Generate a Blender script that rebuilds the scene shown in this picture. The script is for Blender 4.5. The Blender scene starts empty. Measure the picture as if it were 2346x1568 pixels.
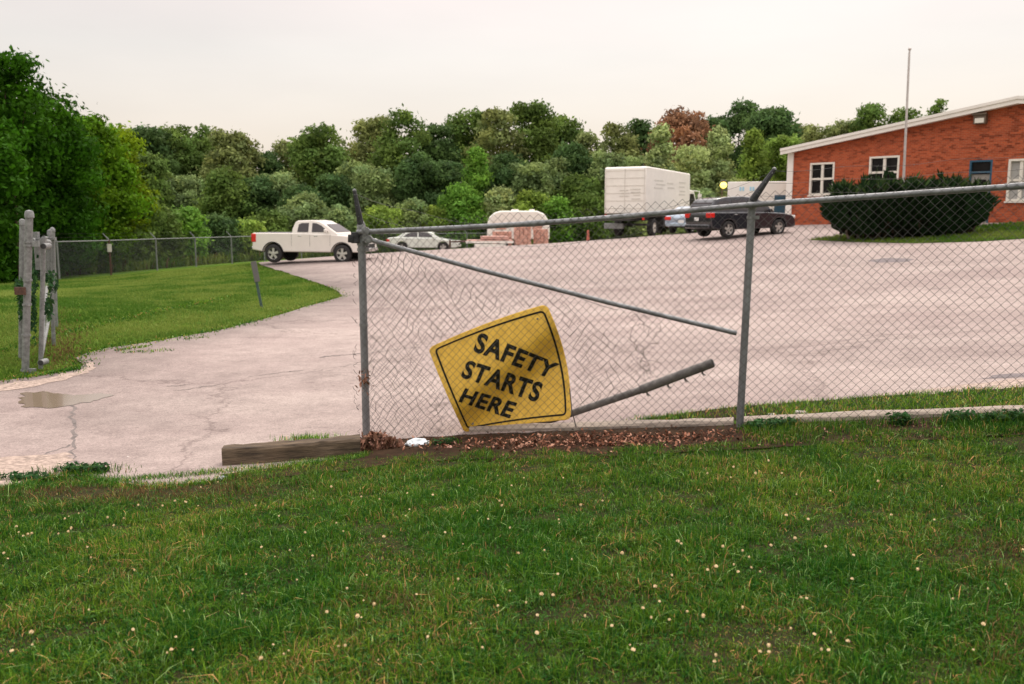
import bpy, bmesh, math, random
import numpy as np
from mathutils import Vector, Matrix
from mathutils.geometry import delaunay_2d_cdt
random.seed(7); rng = np.random.default_rng(11)
R = math.radians
scene = bpy.context.scene
C = scene.collection
# ------------------------------------------------------------------ camera
FPX, CW, CH, HOR = 2000.0, 2346.0, 1568.0, 490.0
EYE = 1.6
PITCH = math.atan((CH/2-HOR)/FPX)
cam = bpy.data.cameras.new('camera'); cam.sensor_width = 36; cam.lens = FPX*36/CW
cam.clip_start = .05; cam.clip_end = 3000
cam.dof.use_dof = True; cam.dof.focus_distance = 6.5; cam.dof.aperture_fstop = 3.2
camo = bpy.data.objects.new('camera', cam); C.objects.link(camo)
camo.location = (0, 0, EYE); camo.rotation_euler = (math.pi/2-PITCH, 0, 0)
scene.camera = camo
# ------------------------------------------------------------------ light
SUN_EL, SUN_AZ = R(56), R(25)      # azimuth clockwise from +Y
world = bpy.data.worlds.new('World'); scene.world = world; world.use_nodes = True
nt = world.node_tree; nt.nodes.clear()
def N(tree, typ, **kw):
    n = tree.nodes.new(typ)
    for k, v in kw.items():
        if k.startswith('i_'):
            n.inputs[k[2:].replace('_', ' ')].default_value = v
        else: setattr(n, k, v)
    return n
wo = N(nt, 'ShaderNodeOutputWorld')
sky = N(nt, 'ShaderNodeTexSky'); sky.sky_type = 'NISHITA'; sky.sun_disc = False
sky.sun_elevation = SUN_EL; sky.sun_rotation = SUN_AZ; sky.dust_density = 4
b1 = N(nt, 'ShaderNodeBackground'); b1.inputs[1].default_value = .05
nt.links.new(sky.outputs[0], b1.inputs[0])
tc = N(nt, 'ShaderNodeTexCoord'); sp = N(nt, 'ShaderNodeSeparateXYZ')
nt.links.new(tc.outputs['Generated'], sp.inputs[0])
ramp = N(nt, 'ShaderNodeValToRGB')      # overcast cloud deck, brightest overhead
els = ramp.color_ramp.elements
els[0].position = 0; els[0].color = (.66, .58, .50, 1)
els[1].position = 1; els[1].color = (2.6, 2.45, 2.35, 1)
for p, c in ((.06, (.715, .615, .53, 1)), (.17, (.70, .63, .555, 1)), (.33, (.83, .64, .56, 1)), (.42, (.90, .80, .73, 1)), (.6, (1.9, 1.75, 1.66, 1))):
    e = els.new(p); e.color = c
nz = N(nt, 'ShaderNodeTexNoise'); nz.inputs['Scale'].default_value = 2.2; nz.inputs['Detail'].default_value = 5
mp = N(nt, 'ShaderNodeMapping'); mp.inputs['Scale'].default_value = (1, 1, 4)
nt.links.new(tc.outputs['Generated'], mp.inputs[0]); nt.links.new(mp.outputs[0], nz.inputs['Vector'])
mr = N(nt, 'ShaderNodeMapRange'); mr.inputs['From Min'].default_value = .3; mr.inputs['From Max'].default_value = .7
mr.inputs['To Min'].default_value = .90; mr.inputs['To Max'].default_value = 1.05
nt.links.new(nz.outputs[0], mr.inputs[0])
b2 = N(nt, 'ShaderNodeBackground')
nt.links.new(sp.outputs['Z'], ramp.inputs[0]); nt.links.new(ramp.outputs[0], b2.inputs[0]); nt.links.new(mr.outputs[0], b2.inputs[1])
ad = N(nt, 'ShaderNodeAddShader'); nt.links.new(b1.outputs[0], ad.inputs[0]); nt.links.new(b2.outputs[0], ad.inputs[1])
nt.links.new(ad.outputs[0], wo.inputs[0])
sun = bpy.data.lights.new('sun', 'SUN'); sun.energy = 1.3; sun.angle = R(14); sun.color = (1, .90, .80)
suno = bpy.data.objects.new('sun', sun); C.objects.link(suno)
sd = Vector((math.sin(SUN_AZ)*math.cos(SUN_EL), math.cos(SUN_AZ)*math.cos(SUN_EL), math.sin(SUN_EL)))
suno.rotation_euler = sd.to_track_quat('Z', 'Y').to_euler(); suno.location = sd*50
scene.view_settings.view_transform = 'Standard'; scene.view_settings.look = 'None'
scene.view_settings.exposure = 0.0; scene.view_settings.gamma = 1
scene.cycles.max_bounces = 6; scene.cycles.transparent_max_bounces = 16
# ------------------------------------------------------------------ measuring helpers
CP, SP = math.cos(PITCH), math.sin(PITCH)
def ray(px, py):
    x = (px-CW/2)/FPX; y = -(py-CH/2)/FPX
    return x, CP+y*SP, y*CP-SP
def P(px, py, D):
    x, f, z = ray(px, py); k = D/f
    return Vector((x*k, D, EYE+z*k))
def XD(px, D, py=560):
    x, f, z = ray(px, py); return x*D/f, D
ctrl = [P(*a) for a in ((835,1003,8.0),(1693,985,7.1),(2346,965,6.56),(1173,1568,2.8),(0,1568,2.8),(2346,1568,2.75),
    (0,1110,6.4),(510,1070,7.0),(58,855,11.4),(120,712,18),(600,705,20),(630,602,41),(787,596,40),(250,632,46),(530,605,60),
    (400,640,35),(1000,576,60),(1180,568,58),(1400,550,47),(1665,543,40),(1805,518,46),(2310,512,38),(2070,550,34),(2700,508,32))]
ctrl += [Vector((x, y, z+EYE)) for x, y, z in ((-80,110,-4.4),(0,110,-3.4),(70,110,-1),(-70,45,-4),(60,30,-.3),(-30,10,-2.4),
    (20,4,-1.3),(0,-12,-1.45),(-22,-8,-1.9),(-12,76,-3.6),(5,78,-3.4),(-28,75,-3.9),(30,75,-1.6),(28,55,-.6),(-20,25,-2.5),(0,0,-1.6),(22,-10,-1.3),(60,-20,-1),(-60,-20,-2.4))]
cp = np.array([[v.x, v.y] for v in ctrl]); cz = np.array([v.z for v in ctrl])
def _U(a, b):
    r2 = ((a[:, None, :]-b[None])**2).sum(-1); return .5*r2*np.log(r2+1e-9)
n_ = NCT = len(cp); A = np.zeros((n_+3, n_+3)); A[:n_, :n_] = _U(cp, cp)+np.eye(n_)*.02
A[:n_, n_] = 1; A[:n_, n_+1:] = cp; A[n_, :n_] = 1; A[n_+1:, :n_] = cp.T
wts = np.linalg.solve(A, np.r_[cz, 0, 0, 0])
def hv(xy):
    xy = np.asarray(xy, float).reshape(-1, 2).copy()
    xy[:, 0] = np.clip(xy[:, 0], -90, 90); xy[:, 1] = np.clip(xy[:, 1], -25, 120)
    out = np.empty(len(xy))
    for s in range(0, len(xy), 50000):
        q = xy[s:s+50000]; out[s:s+50000] = _U(q, cp)@wts[:NCT]+wts[NCT]+q@wts[NCT+1:]
    return out
def h(x, y): return float(hv([[x, y]])[0])
_D = np.concatenate([np.linspace(1.5, 20, 600), np.linspace(20, 120, 800)])
def G(px, py):
    x, f, z = ray(px, py); t = _D/f
    g = hv(np.c_[x*t, _D]); d = EYE+z*t-g
    i = np.argmax(d <= 0) if (d <= 0).any() else len(_D)-1
    D = _D[i]
    if i > 0 and d[i] <= 0: D = _D[i-1]+(_D[i]-_D[i-1])*d[i-1]/(d[i-1]-d[i]+1e-12)
    return Vector((x*D/f, D, h(x*D/f, D)))
def on(px, D):
    x, y = XD(px, D); return Vector((x, y, h(x, y)))
def to_px(v):                                       # world points (n,3) -> photo pixels, used to look up where the worn patches lie
    v = np.asarray(v); z = v[:, 2]-EYE
    f = v[:, 1]*CP-z*SP; u = v[:, 1]*SP+z*CP
    return CW/2+FPX*v[:, 0]/f, CH/2-FPX*u/f
# ------------------------------------------------------------------ object helpers
def tag(o, label=None, cat=None, group=None, kind=None):
    if label: o['label'] = label
    if cat: o['category'] = cat
    if group: o['group'] = group
    if kind: o['kind'] = kind
    return o
def empty(name, loc, rz=0, label=None, cat=None, group=None):
    o = bpy.data.objects.new(name, None); C.objects.link(o); o.location = loc; o.rotation_euler = (0, 0, rz)
    o.empty_display_size = .2
    return tag(o, label, cat, group)
def link(name, me, mat=None, parent=None, inv=False):
    o = bpy.data.objects.new(name, me); C.objects.link(o)
    if mat and not me.materials: me.materials.append(mat)
    if parent:
        o.parent = parent
        if inv:
            bpy.context.view_layer.update(); o.matrix_parent_inverse = parent.matrix_world.inverted()
    return o
def npmesh(name, V, F, col=None, smooth=False):
    V = np.asarray(V, np.float32); F = np.asarray(F, np.int32); k = F.shape[1]
    me = bpy.data.meshes.new(name)
    me.vertices.add(len(V)); me.vertices.foreach_set('co', V.ravel())
    me.loops.add(F.size); me.loops.foreach_set('vertex_index', F.ravel())
    me.polygons.add(len(F)); me.polygons.foreach_set('loop_start', np.arange(0, F.size, k, dtype=np.int32))
    me.polygons.foreach_set('loop_total', np.full(len(F), k, np.int32))
    if smooth: me.polygons.foreach_set('use_smooth', np.ones(len(F), bool))
    me.update(calc_edges=True)
    if col is not None:
        a = me.color_attributes.new('tint', 'FLOAT_COLOR', 'POINT')
        a.data.foreach_set('color', np.c_[col, np.ones(len(col))].astype(np.float32).ravel())
    return me
class MB:
    def __init__(s): s.v = []; s.f = []
    def add(s, V, F):
        b = len(s.v); s.v += [tuple(v) for v in V]; s.f += [tuple(b+i for i in f) for f in F]; return s
    def box(s, c, d, M=None):
        x, y, z = d[0]/2, d[1]/2, d[2]/2
        V = [Vector((i*x, j*y, k*z)) for i in (-1, 1) for j in (-1, 1) for k in (-1, 1)]
        if M: V = [M@v for v in V]
        V = [v+Vector(c) for v in V]
        return s.add(V, [(0,1,3,2),(4,6,7,5),(0,4,5,1),(2,3,7,6),(0,2,6,4),(1,5,7,3)])
    def tube(s, pts, r, n=8, caps=True, r2=None):
        pts = [Vector(p) for p in pts]; m = len(pts); V = []; F = []
        up = None
        for i, p in enumerate(pts):
            t = (pts[min(i+1, m-1)]-pts[max(i-1, 0)])
            t = t.normalized() if t.length > 1e-9 else Vector((0, 0, 1))
            if up is None: up = t.orthogonal().normalized()
            up = (up-t*up.dot(t)); up = up.normalized() if up.length > 1e-6 else t.orthogonal().normalized()
            w = t.cross(up); rr = r if r2 is None else r+(r2-r)*i/(m-1)
            for k in range(n):
                a = 2*math.pi*k/n; V.append(p+(up*math.cos(a)+w*math.sin(a))*rr)
        for i in range(m-1):
            for k in range(n):
                F.append((i*n+k, i*n+(k+1) % n, (i+1)*n+(k+1) % n, (i+1)*n+k))
        if caps: F += [tuple(range(n-1, -1, -1)), tuple((m-1)*n+k for k in range(n))]
        return s.add(V, F)
    def prism(s, poly, y0, y1, ax='y', sh=None):
        # poly (a,b) extruded; ax 'y': (x,z) along y.  sh(z)-> half-width shrink
        n = len(poly); V = []
        for sgn, y in ((-1, y0), (1, y1)):
            for a, b in poly:
                yy = y - sgn*(sh(b) if sh else 0)
                V.append((a, yy, b) if ax == 'y' else ((yy, a, b) if ax == 'x' else (a, b, yy)))
        F = [tuple(range(n)), tuple(range(2*n-1, n-1, -1))]+[(i, n+i, n+(i+1) % n, (i+1) % n) for i in range(n)]
        return s.add(V, F)
    def lathe(s, prof, c, axis='y', n=24):
        V = []; m = len(prof); c = Vector(c)
        for k in range(n):
            a = 2*math.pi*k/n
            for r, t in prof:
                q = (r*math.cos(a), t, r*math.sin(a)) if axis == 'y' else (r*math.cos(a), r*math.sin(a), t)
                V.append(c+Vector(q))
        F = [(k*m+i, k*m+i+1, ((k+1) % n)*m+i+1, ((k+1) % n)*m+i) for k in range(n) for i in range(m-1)]
        return s.add(V, F)
    def build(s, name, mat, parent=None, smooth=False, bevel=0, inv=False, seg=2):
        me = bpy.data.meshes.new(name); me.from_pydata(s.v, [], s.f)
        bm = bmesh.new(); bm.from_mesh(me); bmesh.ops.recalc_face_normals(bm, faces=bm.faces); bm.to_mesh(me); bm.free()
        o = link(name, me, mat, parent, inv)
        if smooth or bevel:
            for p in me.polygons: p.use_smooth = True
            if hasattr(me, 'set_sharp_from_angle'): me.set_sharp_from_angle(angle=R(38))
        if bevel:
            m = o.modifiers.new('bevel', 'BEVEL'); m.width = bevel; m.segments = seg; m.limit_method = 'ANGLE'; m.angle_limit = R(30)
            m.harden_normals = False
        return o
# ------------------------------------------------------------------ materials
def newmat(name):
    m = bpy.data.materials.new(name); m.use_nodes = True; t = m.node_tree; t.nodes.clear()
    o = t.nodes.new('ShaderNodeOutputMaterial'); p = t.nodes.new('ShaderNodeBsdfPrincipled')
    t.links.new(p.outputs[0], o.inputs[0]); return m, t, p, o
def mat(name, col, rough=.6, metal=0, var=.12, scale=6, bump=0, bscale=40, emis=None, spec=.5, coat=0, stretch=(1, 1, 1), col2=None):
    m, t, p, o = newmat(name); L = t.links.new
    tcn = N(t, 'ShaderNodeTexCoord'); mpn = N(t, 'ShaderNodeMapping'); mpn.inputs['Scale'].default_value = stretch
    L(tcn.outputs['Object'], mpn.inputs[0])
    nz = N(t, 'ShaderNodeTexNoise'); nz.inputs['Scale'].default_value = scale; nz.inputs['Detail'].default_value = 6; nz.inputs['Roughness'].default_value = .65
    L(mpn.outputs[0], nz.inputs['Vector'])
    rp = N(t, 'ShaderNodeValToRGB'); e = rp.color_ramp.elements
    c2 = col2 or tuple(min(1, c*(1+var)) for c in col)
    e[0].position = .32; e[0].color = tuple(c*(1-var) for c in col)+(1,); e[1].position = .68; e[1].color = tuple(c2)+(1,)
    L(nz.outputs[0], rp.inputs[0]); L(rp.outputs[0], p.inputs['Base Color'])
    p.inputs['Roughness'].default_value = rough; p.inputs['Metallic'].default_value = metal
    p.inputs['Specular IOR Level'].default_value = spec; p.inputs['Coat Weight'].default_value = coat
    if bump:
        n2 = N(t, 'ShaderNodeTexNoise'); n2.inputs['Scale'].default_value = bscale; n2.inputs['Detail'].default_value = 5
        L(mpn.outputs[0], n2.inputs['Vector'])
        b = N(t, 'ShaderNodeBump'); b.inputs['Strength'].default_value = bump; b.inputs['Distance'].default_value = .01
        L(n2.outputs[0], b.inputs['Height']); L(b.outputs[0], p.inputs['Normal'])
    if emis: p.inputs['Emission Color'].default_value = tuple(col)+(1,); p.inputs['Emission Strength'].default_value = emis
    return m
def leafmat(name, mul=(1, 1, 1), trans=.3, rough=.6, spec=.2):
    m, t, p, o = newmat(name); L = t.links.new
    a = N(t, 'ShaderNodeAttribute', attribute_name='tint')
    mx = N(t, 'ShaderNodeMix', data_type='RGBA', blend_type='MULTIPLY'); mx.inputs[0].default_value = 1
    L(a.outputs['Color'], mx.inputs[6]); mx.inputs[7].default_value = tuple(mul)+(1,)
    L(mx.outputs[2], p.inputs['Base Color']); p.inputs['Roughness'].default_value = rough; p.inputs['Specular IOR Level'].default_value = spec
    tr = N(t, 'ShaderNodeBsdfTranslucent'); L(mx.outputs[2], tr.inputs[0])
    ms = N(t, 'ShaderNodeMixShader'); ms.inputs[0].default_value = trans
    L(p.outputs[0], ms.inputs[1]); L(tr.outputs[0], ms.inputs[2]); L(ms.outputs[0], o.inputs[0]); return m
def meshmat(name, col, pitch=.0508, wire=.13):
    m, t, p, o = newmat(name); L = t.links.new          # woven wire: real diamond holes cut by the pattern
    uv = N(t, 'ShaderNodeUVMap'); s = N(t, 'ShaderNodeSeparateXYZ'); L(uv.outputs[0], s.inputs[0])
    outs = []
    for op in ('ADD', 'SUBTRACT'):
        a = N(t, 'ShaderNodeMath', operation=op); L(s.outputs[0], a.inputs[0]); L(s.outputs[1], a.inputs[1])
        d = N(t, 'ShaderNodeMath', operation='DIVIDE'); L(a.outputs[0], d.inputs[0]); d.inputs[1].default_value = pitch*1.414
        f = N(t, 'ShaderNodeMath', operation='FRACT'); L(d.outputs[0], f.inputs[0])
        l = N(t, 'ShaderNodeMath', operation='LESS_THAN'); L(f.outputs[0], l.inputs[0]); l.inputs[1].default_value = wire; outs.append(l)
    mxn = N(t, 'ShaderNodeMath', operation='MAXIMUM'); L(outs[0].outputs[0], mxn.inputs[0]); L(outs[1].outputs[0], mxn.inputs[1])
    p.inputs['Base Color'].default_value = tuple(col)+(1,); p.inputs['Roughness'].default_value = .6; p.inputs['Metallic'].default_value = .3
    tr = N(t, 'ShaderNodeBsdfTransparent'); ms = N(t, 'ShaderNodeMixShader')
    L(mxn.outputs[0], ms.inputs[0]); L(tr.outputs[0], ms.inputs[1]); L(p.outputs[0], ms.inputs[2]); L(ms.outputs[0], o.inputs[0]); return m

M = {}
M['galv'] = mat('galvanised_steel', (.22, .225, .23), .55, .55, .3, 9, .15, 60, stretch=(1, 1, .4))
M['galv_pale'] = mat('pale_galvanised_steel', (.21, .215, .21), .6, .3, .35, 22, .3, 60)
M['wire'] = mat('wire', (.10, .096, .092), .55, .4, .35, 3)
M['wire_dark'] = mat('rusted_wire', (.06, .048, .044), .7, .2, .4, 3)
M['arm'] = mat('dark_arm_steel', (.035, .035, .037), .6, .5, .5, 25, .2, 70)
M['rust'] = mat('rusty_steel', (.09, .045, .03), .85, .1, .4, 30, .3, 80)
M['pipe'] = mat('weathered_pipe', (.13, .12, .11), .65, .3, .45, 14, .25, 60)
M['sign_yellow'] = mat('sign_yellow', (.62, .37, .030), .5, 0, .12, 9, .08, 200, spec=.4, col2=(.72, .44, .045))
M['sign_black'] = mat('sign_black', (.012, .011, .005), .8, spec=.15, metal=0, var=.2, scale=8) if 1 else mat('x', (.018, .017, .008), .5, 0, .2, 8)
M['sign_back'] = mat('sign_aluminium', (.5, .5, .5), .4, .8)
M['timber'] = mat('weathered_timber', (.042, .028, .016), .95, 0, .5, 5, .9, 30, stretch=(.6, 6, 6), col2=(.17, .12, .075))
M['curb'] = mat('weathered_curb', (.32, .265, .215), .95, 0, .3, 7, .6, 40, stretch=(.8, 5, 5))
M['white_paint'] = mat('white_car_paint', (.70, .645, .59), .35, 0, .03, 2, coat=.3)
M['cream_paint'] = mat('pale_car_paint', (.62, .64, .58), .35, 0, .03, 2, coat=.5)
M['silverblue'] = mat('silver_blue_car_paint', (.35, .42, .5), .3, .3, .05, 2, coat=.5)
M['black_paint'] = mat('dark_car_paint', (.022, .022, .028), .22, .1, .1, 2, coat=.8)
M['glass'] = mat('dark_tinted_glass', (.035, .028, .028), .12, 0, .2, 3, spec=.6)
M['wglass'] = mat('dark_window_glass', (.012, .011, .011), .12, 0, .6, 1.5, spec=.12)
M['tyre'] = mat('tyre_rubber', (.022, .02, .02), .85, 0, .2, 9)
M['rim'] = mat('alloy_rim', (.55, .53, .5), .35, .6, .1, 6)
M['chrome'] = mat('chrome', (.6, .6, .6), .2, .9, .1, 4)
M['trimblack'] = mat('black_plastic', (.025, .025, .025), .7)
M['red_lamp'] = mat('red_lamp_lens', (.6, .02, .015), .25, 0, .1, 6)
M['amber'] = mat('amber_lens', (.75, .25, .05), .3)
M['lamp_clear'] = mat('clear_lamp_lens', (.75, .75, .72), .15)
M['truckwhite'] = mat('white_truck_panel', (.80, .765, .70), .5, 0, .05, 2)
M['truckline'] = mat('grey_panel_lettering', (.62, .59, .53), .6)
M['plate'] = mat('plate', (.7, .7, .68), .4)
M['underbody'] = mat('dirty_black_chassis', (.03, .028, .026), .85)
M['fascia'] = mat('white_painted_fascia', (.80, .75, .69), .5, 0, .05, 2)
M['winframe'] = mat('cream_window_frame', (.74, .69, .61), .5, 0, .05, 3)
M['blinds'] = mat('pale_blinds', (.36, .35, .33), .6, 0, .15, 1, stretch=(.1, .1, 30))
M['bluepaint'] = mat('blue_painted_steel', (.015, .075, .13), .5)
M['doorgrey'] = mat('grey_door_paint', (.28, .26, .23), .5)
M['roofing'] = mat('pale_metal_roof', (.6, .56, .54), .5)
M['bronze'] = mat('bronze_vent', (.13, .09, .06), .5)
M['bark'] = mat('bark', (.13, .09, .065), .95, 0, .4, 6, .6, 20, stretch=(1, 1, .3))
M['stone'] = mat('pale_stone', (.5, .44, .4), .9, 0, .25, 8, .6, 30)
M['brickpile'] = mat('orange_brick_stack', (.62, .25, .17), .85, 0, .45, 9, .3, 30, col2=(.8, .5, .4))
M['pinkwood'] = mat('weathered_deck_boards', (.50, .30, .25), .85, 0, .4, 6, stretch=(.4, 4, 4))
M['flagpole'] = mat('flagpole_aluminium', (.55, .5, .48), .4, .4)
M['greenpost'] = mat('green_painted_post', (.05, .085, .07), .7, .1, .3, 10)
M['greypost'] = mat('weathered_grey_plate', (.12, .11, .105), .7)
M['lampglow'] = mat('lit_lamp', (1, .74, .16), .5, emis=2.6)
M['leaf'] = leafmat('tree_leaf', trans=.36, spec=.05)
M['blade'] = leafmat('grass_blade', trans=.34, rough=.6, spec=.06)
M['juniper'] = leafmat('juniper_spray', trans=.1, rough=.8, spec=.05)
M['deadleaf'] = leafmat('dead_leaf', trans=.15, rough=.9)
M['clover'] = mat('clover_blossom', (.78, .62, .38), .8, 0, .12, 90)
M['cloverstem'] = mat('clover_stem', (.10, .20, .05), .7)
M['fence_mesh'] = meshmat('far_chain_link', (.22, .235, .23), wire=.055)
M['gate_mesh'] = meshmat('gate_chain_link', (.45, .46, .46), wire=.16)
M['barrel'] = mat('faded_red_plastic', (.45, .13, .09), .6)

def asphalt():
    m, t, p, o = newmat('worn_asphalt'); L = t.links.new
    tcn = N(t, 'ShaderNodeTexCoord')
    def noise(sc, st=(1, 1, 1), det=6, ro=.6, rot=0):
        mpn = N(t, 'ShaderNodeMapping'); mpn.inputs['Scale'].default_value = st; mpn.inputs['Rotation'].default_value = (0, 0, rot)
        L(tcn.outputs['Object'], mpn.inputs[0])
        n = N(t, 'ShaderNodeTexNoise'); n.inputs['Scale'].default_value = sc; n.inputs['Detail'].default_value = det; n.inputs['Roughness'].default_value = ro
        L(mpn.outputs[0], n.inputs['Vector']); return n
    def rmp(src, a, b, c0, c1):
        r = N(t, 'ShaderNodeValToRGB'); e = r.color_ramp.elements
        e[0].position = a; e[0].color = tuple(c0)+(1,); e[1].position = b; e[1].color = tuple(c1)+(1,); L(src, r.inputs[0]); return r
    def mul(x, y, k=1):
        q = N(t, 'ShaderNodeMix', data_type='RGBA', blend_type='MULTIPLY'); q.inputs[0].default_value = k
        L(x, q.inputs[6]); L(y, q.inputs[7]); return q.outputs[2]
    big = rmp(noise(.3, (.8, 1.3, 1), 7, .65, .35).outputs[0], .36, .64, (.285, .228, .212), (.385, .324, .296))
    streak = rmp(noise(.7, (.22, 2.4, 1), 5, .6, -.12).outputs[0], .35, .65, (.965, .96, .96), (1.03, 1.03, 1.03))
    blot = rmp(noise(2.6, (1, 1, 1), 8, .7).outputs[0], .3, .7, (.78, .77, .77), (1.12, 1.12, 1.12))
    spec = rmp(noise(60, (1, 1, 1), 3, .8).outputs[0], .3, .7, (.60, .59, .59), (1.32, 1.32, 1.3))
    c = mul(mul(mul(big.outputs[0], streak.outputs[0]), blot.outputs[0]), spec.outputs[0])
    dr_ = rmp(noise(7, (1, 1, 1), 4, .6).outputs[0], .62, .72, (1, 1, 1), (.80, .78, .78)); c = mul(c, dr_.outputs[0])
    st_ = rmp(noise(1.1, (1, 1, 1), 8, .75).outputs[0], .30, .42, (.80, .785, .785), (1, 1, 1)); c = mul(c, st_.outputs[0])
    md_ = rmp(noise(18, (1, 1, 1), 5, .8).outputs[0], .3, .7, (.82, .81, .81), (1.16, 1.16, 1.15)); c = mul(c, md_.outputs[0])
    vo = N(t, 'ShaderNodeTexVoronoi', feature='DISTANCE_TO_EDGE'); vo.inputs['Scale'].default_value = .22; vo.inputs['Randomness'].default_value = 1
    wv = noise(1.5, det=6, ro=.7); mxv = N(t, 'ShaderNodeMix', data_type='RGBA', blend_type='ADD'); mxv.inputs[0].default_value = .9
    L(tcn.outputs['Object'], mxv.inputs[6]); L(wv.outputs['Color'], mxv.inputs[7]); L(mxv.outputs[2], vo.inputs['Vector'])
    cr = rmp(vo.outputs['Distance'], .0015, .006, (.55, .52, .52), (1, 1, 1))
    c = mul(c, cr.outputs[0], .8)
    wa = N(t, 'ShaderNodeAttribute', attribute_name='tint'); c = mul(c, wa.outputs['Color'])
    L(c, p.inputs['Base Color']); p.inputs['Roughness'].default_value = .88; p.inputs['Specular IOR Level'].default_value = .3
    b = N(t, 'ShaderNodeBump'); b.inputs['Strength'].default_value = .5; b.inputs['Distance'].default_value = .008
    L(noise(45, det=6, ro=.8).outputs[0], b.inputs['Height']); L(b.outputs[0], p.inputs['Normal']); return m
M['asphalt'] = asphalt()
def fieldmat():
    m, t, p, o = newmat('mown_grass_ground'); L = t.links.new
    tcn = N(t, 'ShaderNodeTexCoord')
    prev = None
    for sc, a, b, c0, c1 in ((.3, .35, .65, (.040, .100, .006), (.10, .160, .014)), (2.2, .3, .7, (.8, .85, .8), (1.2, 1.15, 1.1)), (16, .3, .7, (.55, .6, .55), (1.4, 1.35, 1.3))):
        n = N(t, 'ShaderNodeTexNoise'); n.inputs['Scale'].default_value = sc; n.inputs['Detail'].default_value = 7; n.inputs['Roughness'].default_value = .65
        L(tcn.outputs['Object'], n.inputs['Vector'])
        r = N(t, 'ShaderNodeValToRGB'); e = r.color_ramp.elements; e[0].position = a; e[0].color = c0+(1,); e[1].position = b; e[1].color = c1+(1,)
        L(n.outputs[0], r.inputs[0])
        if prev is None: prev = r.outputs[0]
        else:
            q = N(t, 'ShaderNodeMix', data_type='RGBA', blend_type='MULTIPLY'); q.inputs[0].default_value = 1
            L(prev, q.inputs[6]); L(r.outputs[0], q.inputs[7]); prev = q.outputs[2]
    L(prev, p.inputs['Base Color']); p.inputs['Roughness'].default_value = 1; p.inputs['Specular IOR Level'].default_value = 0.1
    b = N(t, 'ShaderNodeBump'); b.inputs['Strength'].default_value = .8; b.inputs['Distance'].default_value = .05
    L(n.outputs[0], b.inputs['Height']); L(b.outputs[0], p.inputs['Normal']); return m
M['field'] = fieldmat()
M['lawnsoil'] = mat('dark_lawn_soil', (.030, .027, .011), 1, 0, .4, 9, .8, 30, spec=.08)
M['soil'] = mat('soil', (.036, .021, .012), 1, 0, .5, 5, .8, 30, spec=.08)
def brick():
    m, t, p, o = newmat('red_brick'); L = t.links.new
    tcn = N(t, 'ShaderNodeTexCoord'); s = N(t, 'ShaderNodeSeparateXYZ'); c = N(t, 'ShaderNodeCombineXYZ')
    L(tcn.outputs['Object'], s.inputs[0]); L(s.outputs[0], c.inputs[0]); L(s.outputs[2], c.inputs[1])
    b = N(t, 'ShaderNodeTexBrick'); b.inputs['Scale'].default_value = 1; b.inputs['Brick Width'].default_value = .21; b.inputs['Row Height'].default_value = .075
    b.inputs['Mortar Size'].default_value = .006; b.inputs['Color1'].default_value = (.42, .085, .032, 1); b.inputs['Color2'].default_value = (.29, .058, .026, 1)
    b.inputs['Mortar'].default_value = (.36, .17, .10, 1); b.inputs['Bias'].default_value = -.2
    L(c.outputs[0], b.inputs['Vector'])
    def bw(seed):
        q_ = N(t, 'ShaderNodeTexBrick'); mm = N(t, 'ShaderNodeMapping'); mm.inputs['Location'].default_value = (.21*2*seed, .075*2*seed, 0); L(c.outputs[0], mm.inputs[0]); L(mm.outputs[0], q_.inputs['Vector'])
        q_.inputs['Scale'].default_value = 1; q_.inputs['Brick Width'].default_value = .21; q_.inputs['Row Height'].default_value = .075; q_.inputs['Mortar Size'].default_value = 0
        q_.inputs['Color1'].default_value = (0, 0, 0, 1); q_.inputs['Color2'].default_value = (1, 1, 1, 1); q_.inputs['Mortar'].default_value = (0, 0, 0, 1); return q_
    n = N(t, 'ShaderNodeTexNoise'); n.inputs['Scale'].default_value = .9; n.inputs['Detail'].default_value = 3; L(c.outputs[0], n.inputs['Vector'])
    am = N(t, 'ShaderNodeMath', operation='MULTIPLY_ADD'); L(n.outputs[0], am.inputs[0]); am.inputs[1].default_value = .55; L(bw(3).outputs[0], am.inputs[2])
    r = N(t, 'ShaderNodeValToRGB'); e = r.color_ramp.elements; e[0].position = .64; e[0].color = (1.06, 1.06, 1.06, 1); e[1].position = .99; e[1].color = (.50, .47, .47, 1)
    sc_ = N(t, 'ShaderNodeMath', operation='MULTIPLY'); L(am.outputs[0], sc_.inputs[0]); sc_.inputs[1].default_value = .78; L(sc_.outputs[0], r.inputs[0])
    q = N(t, 'ShaderNodeMix', data_type='RGBA', blend_type='MULTIPLY'); q.inputs[0].default_value = .9
    L(b.outputs[0], q.inputs[6]); L(r.outputs[0], q.inputs[7]); L(q.outputs[2], p.inputs['Base Color'])
    p.inputs['Roughness'].default_value = .9; p.inputs['Specular IOR Level'].default_value = .2; return m
M['brick'] = brick()
def watermat():
    m, t, p, o = newmat('puddle_water'); p.inputs['Base Color'].default_value = (.20, .15, .11, 1); p.inputs['Roughness'].default_value = .10
    p.inputs['Specular IOR Level'].default_value = .8; return m
M['puddle'] = watermat()

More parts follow.
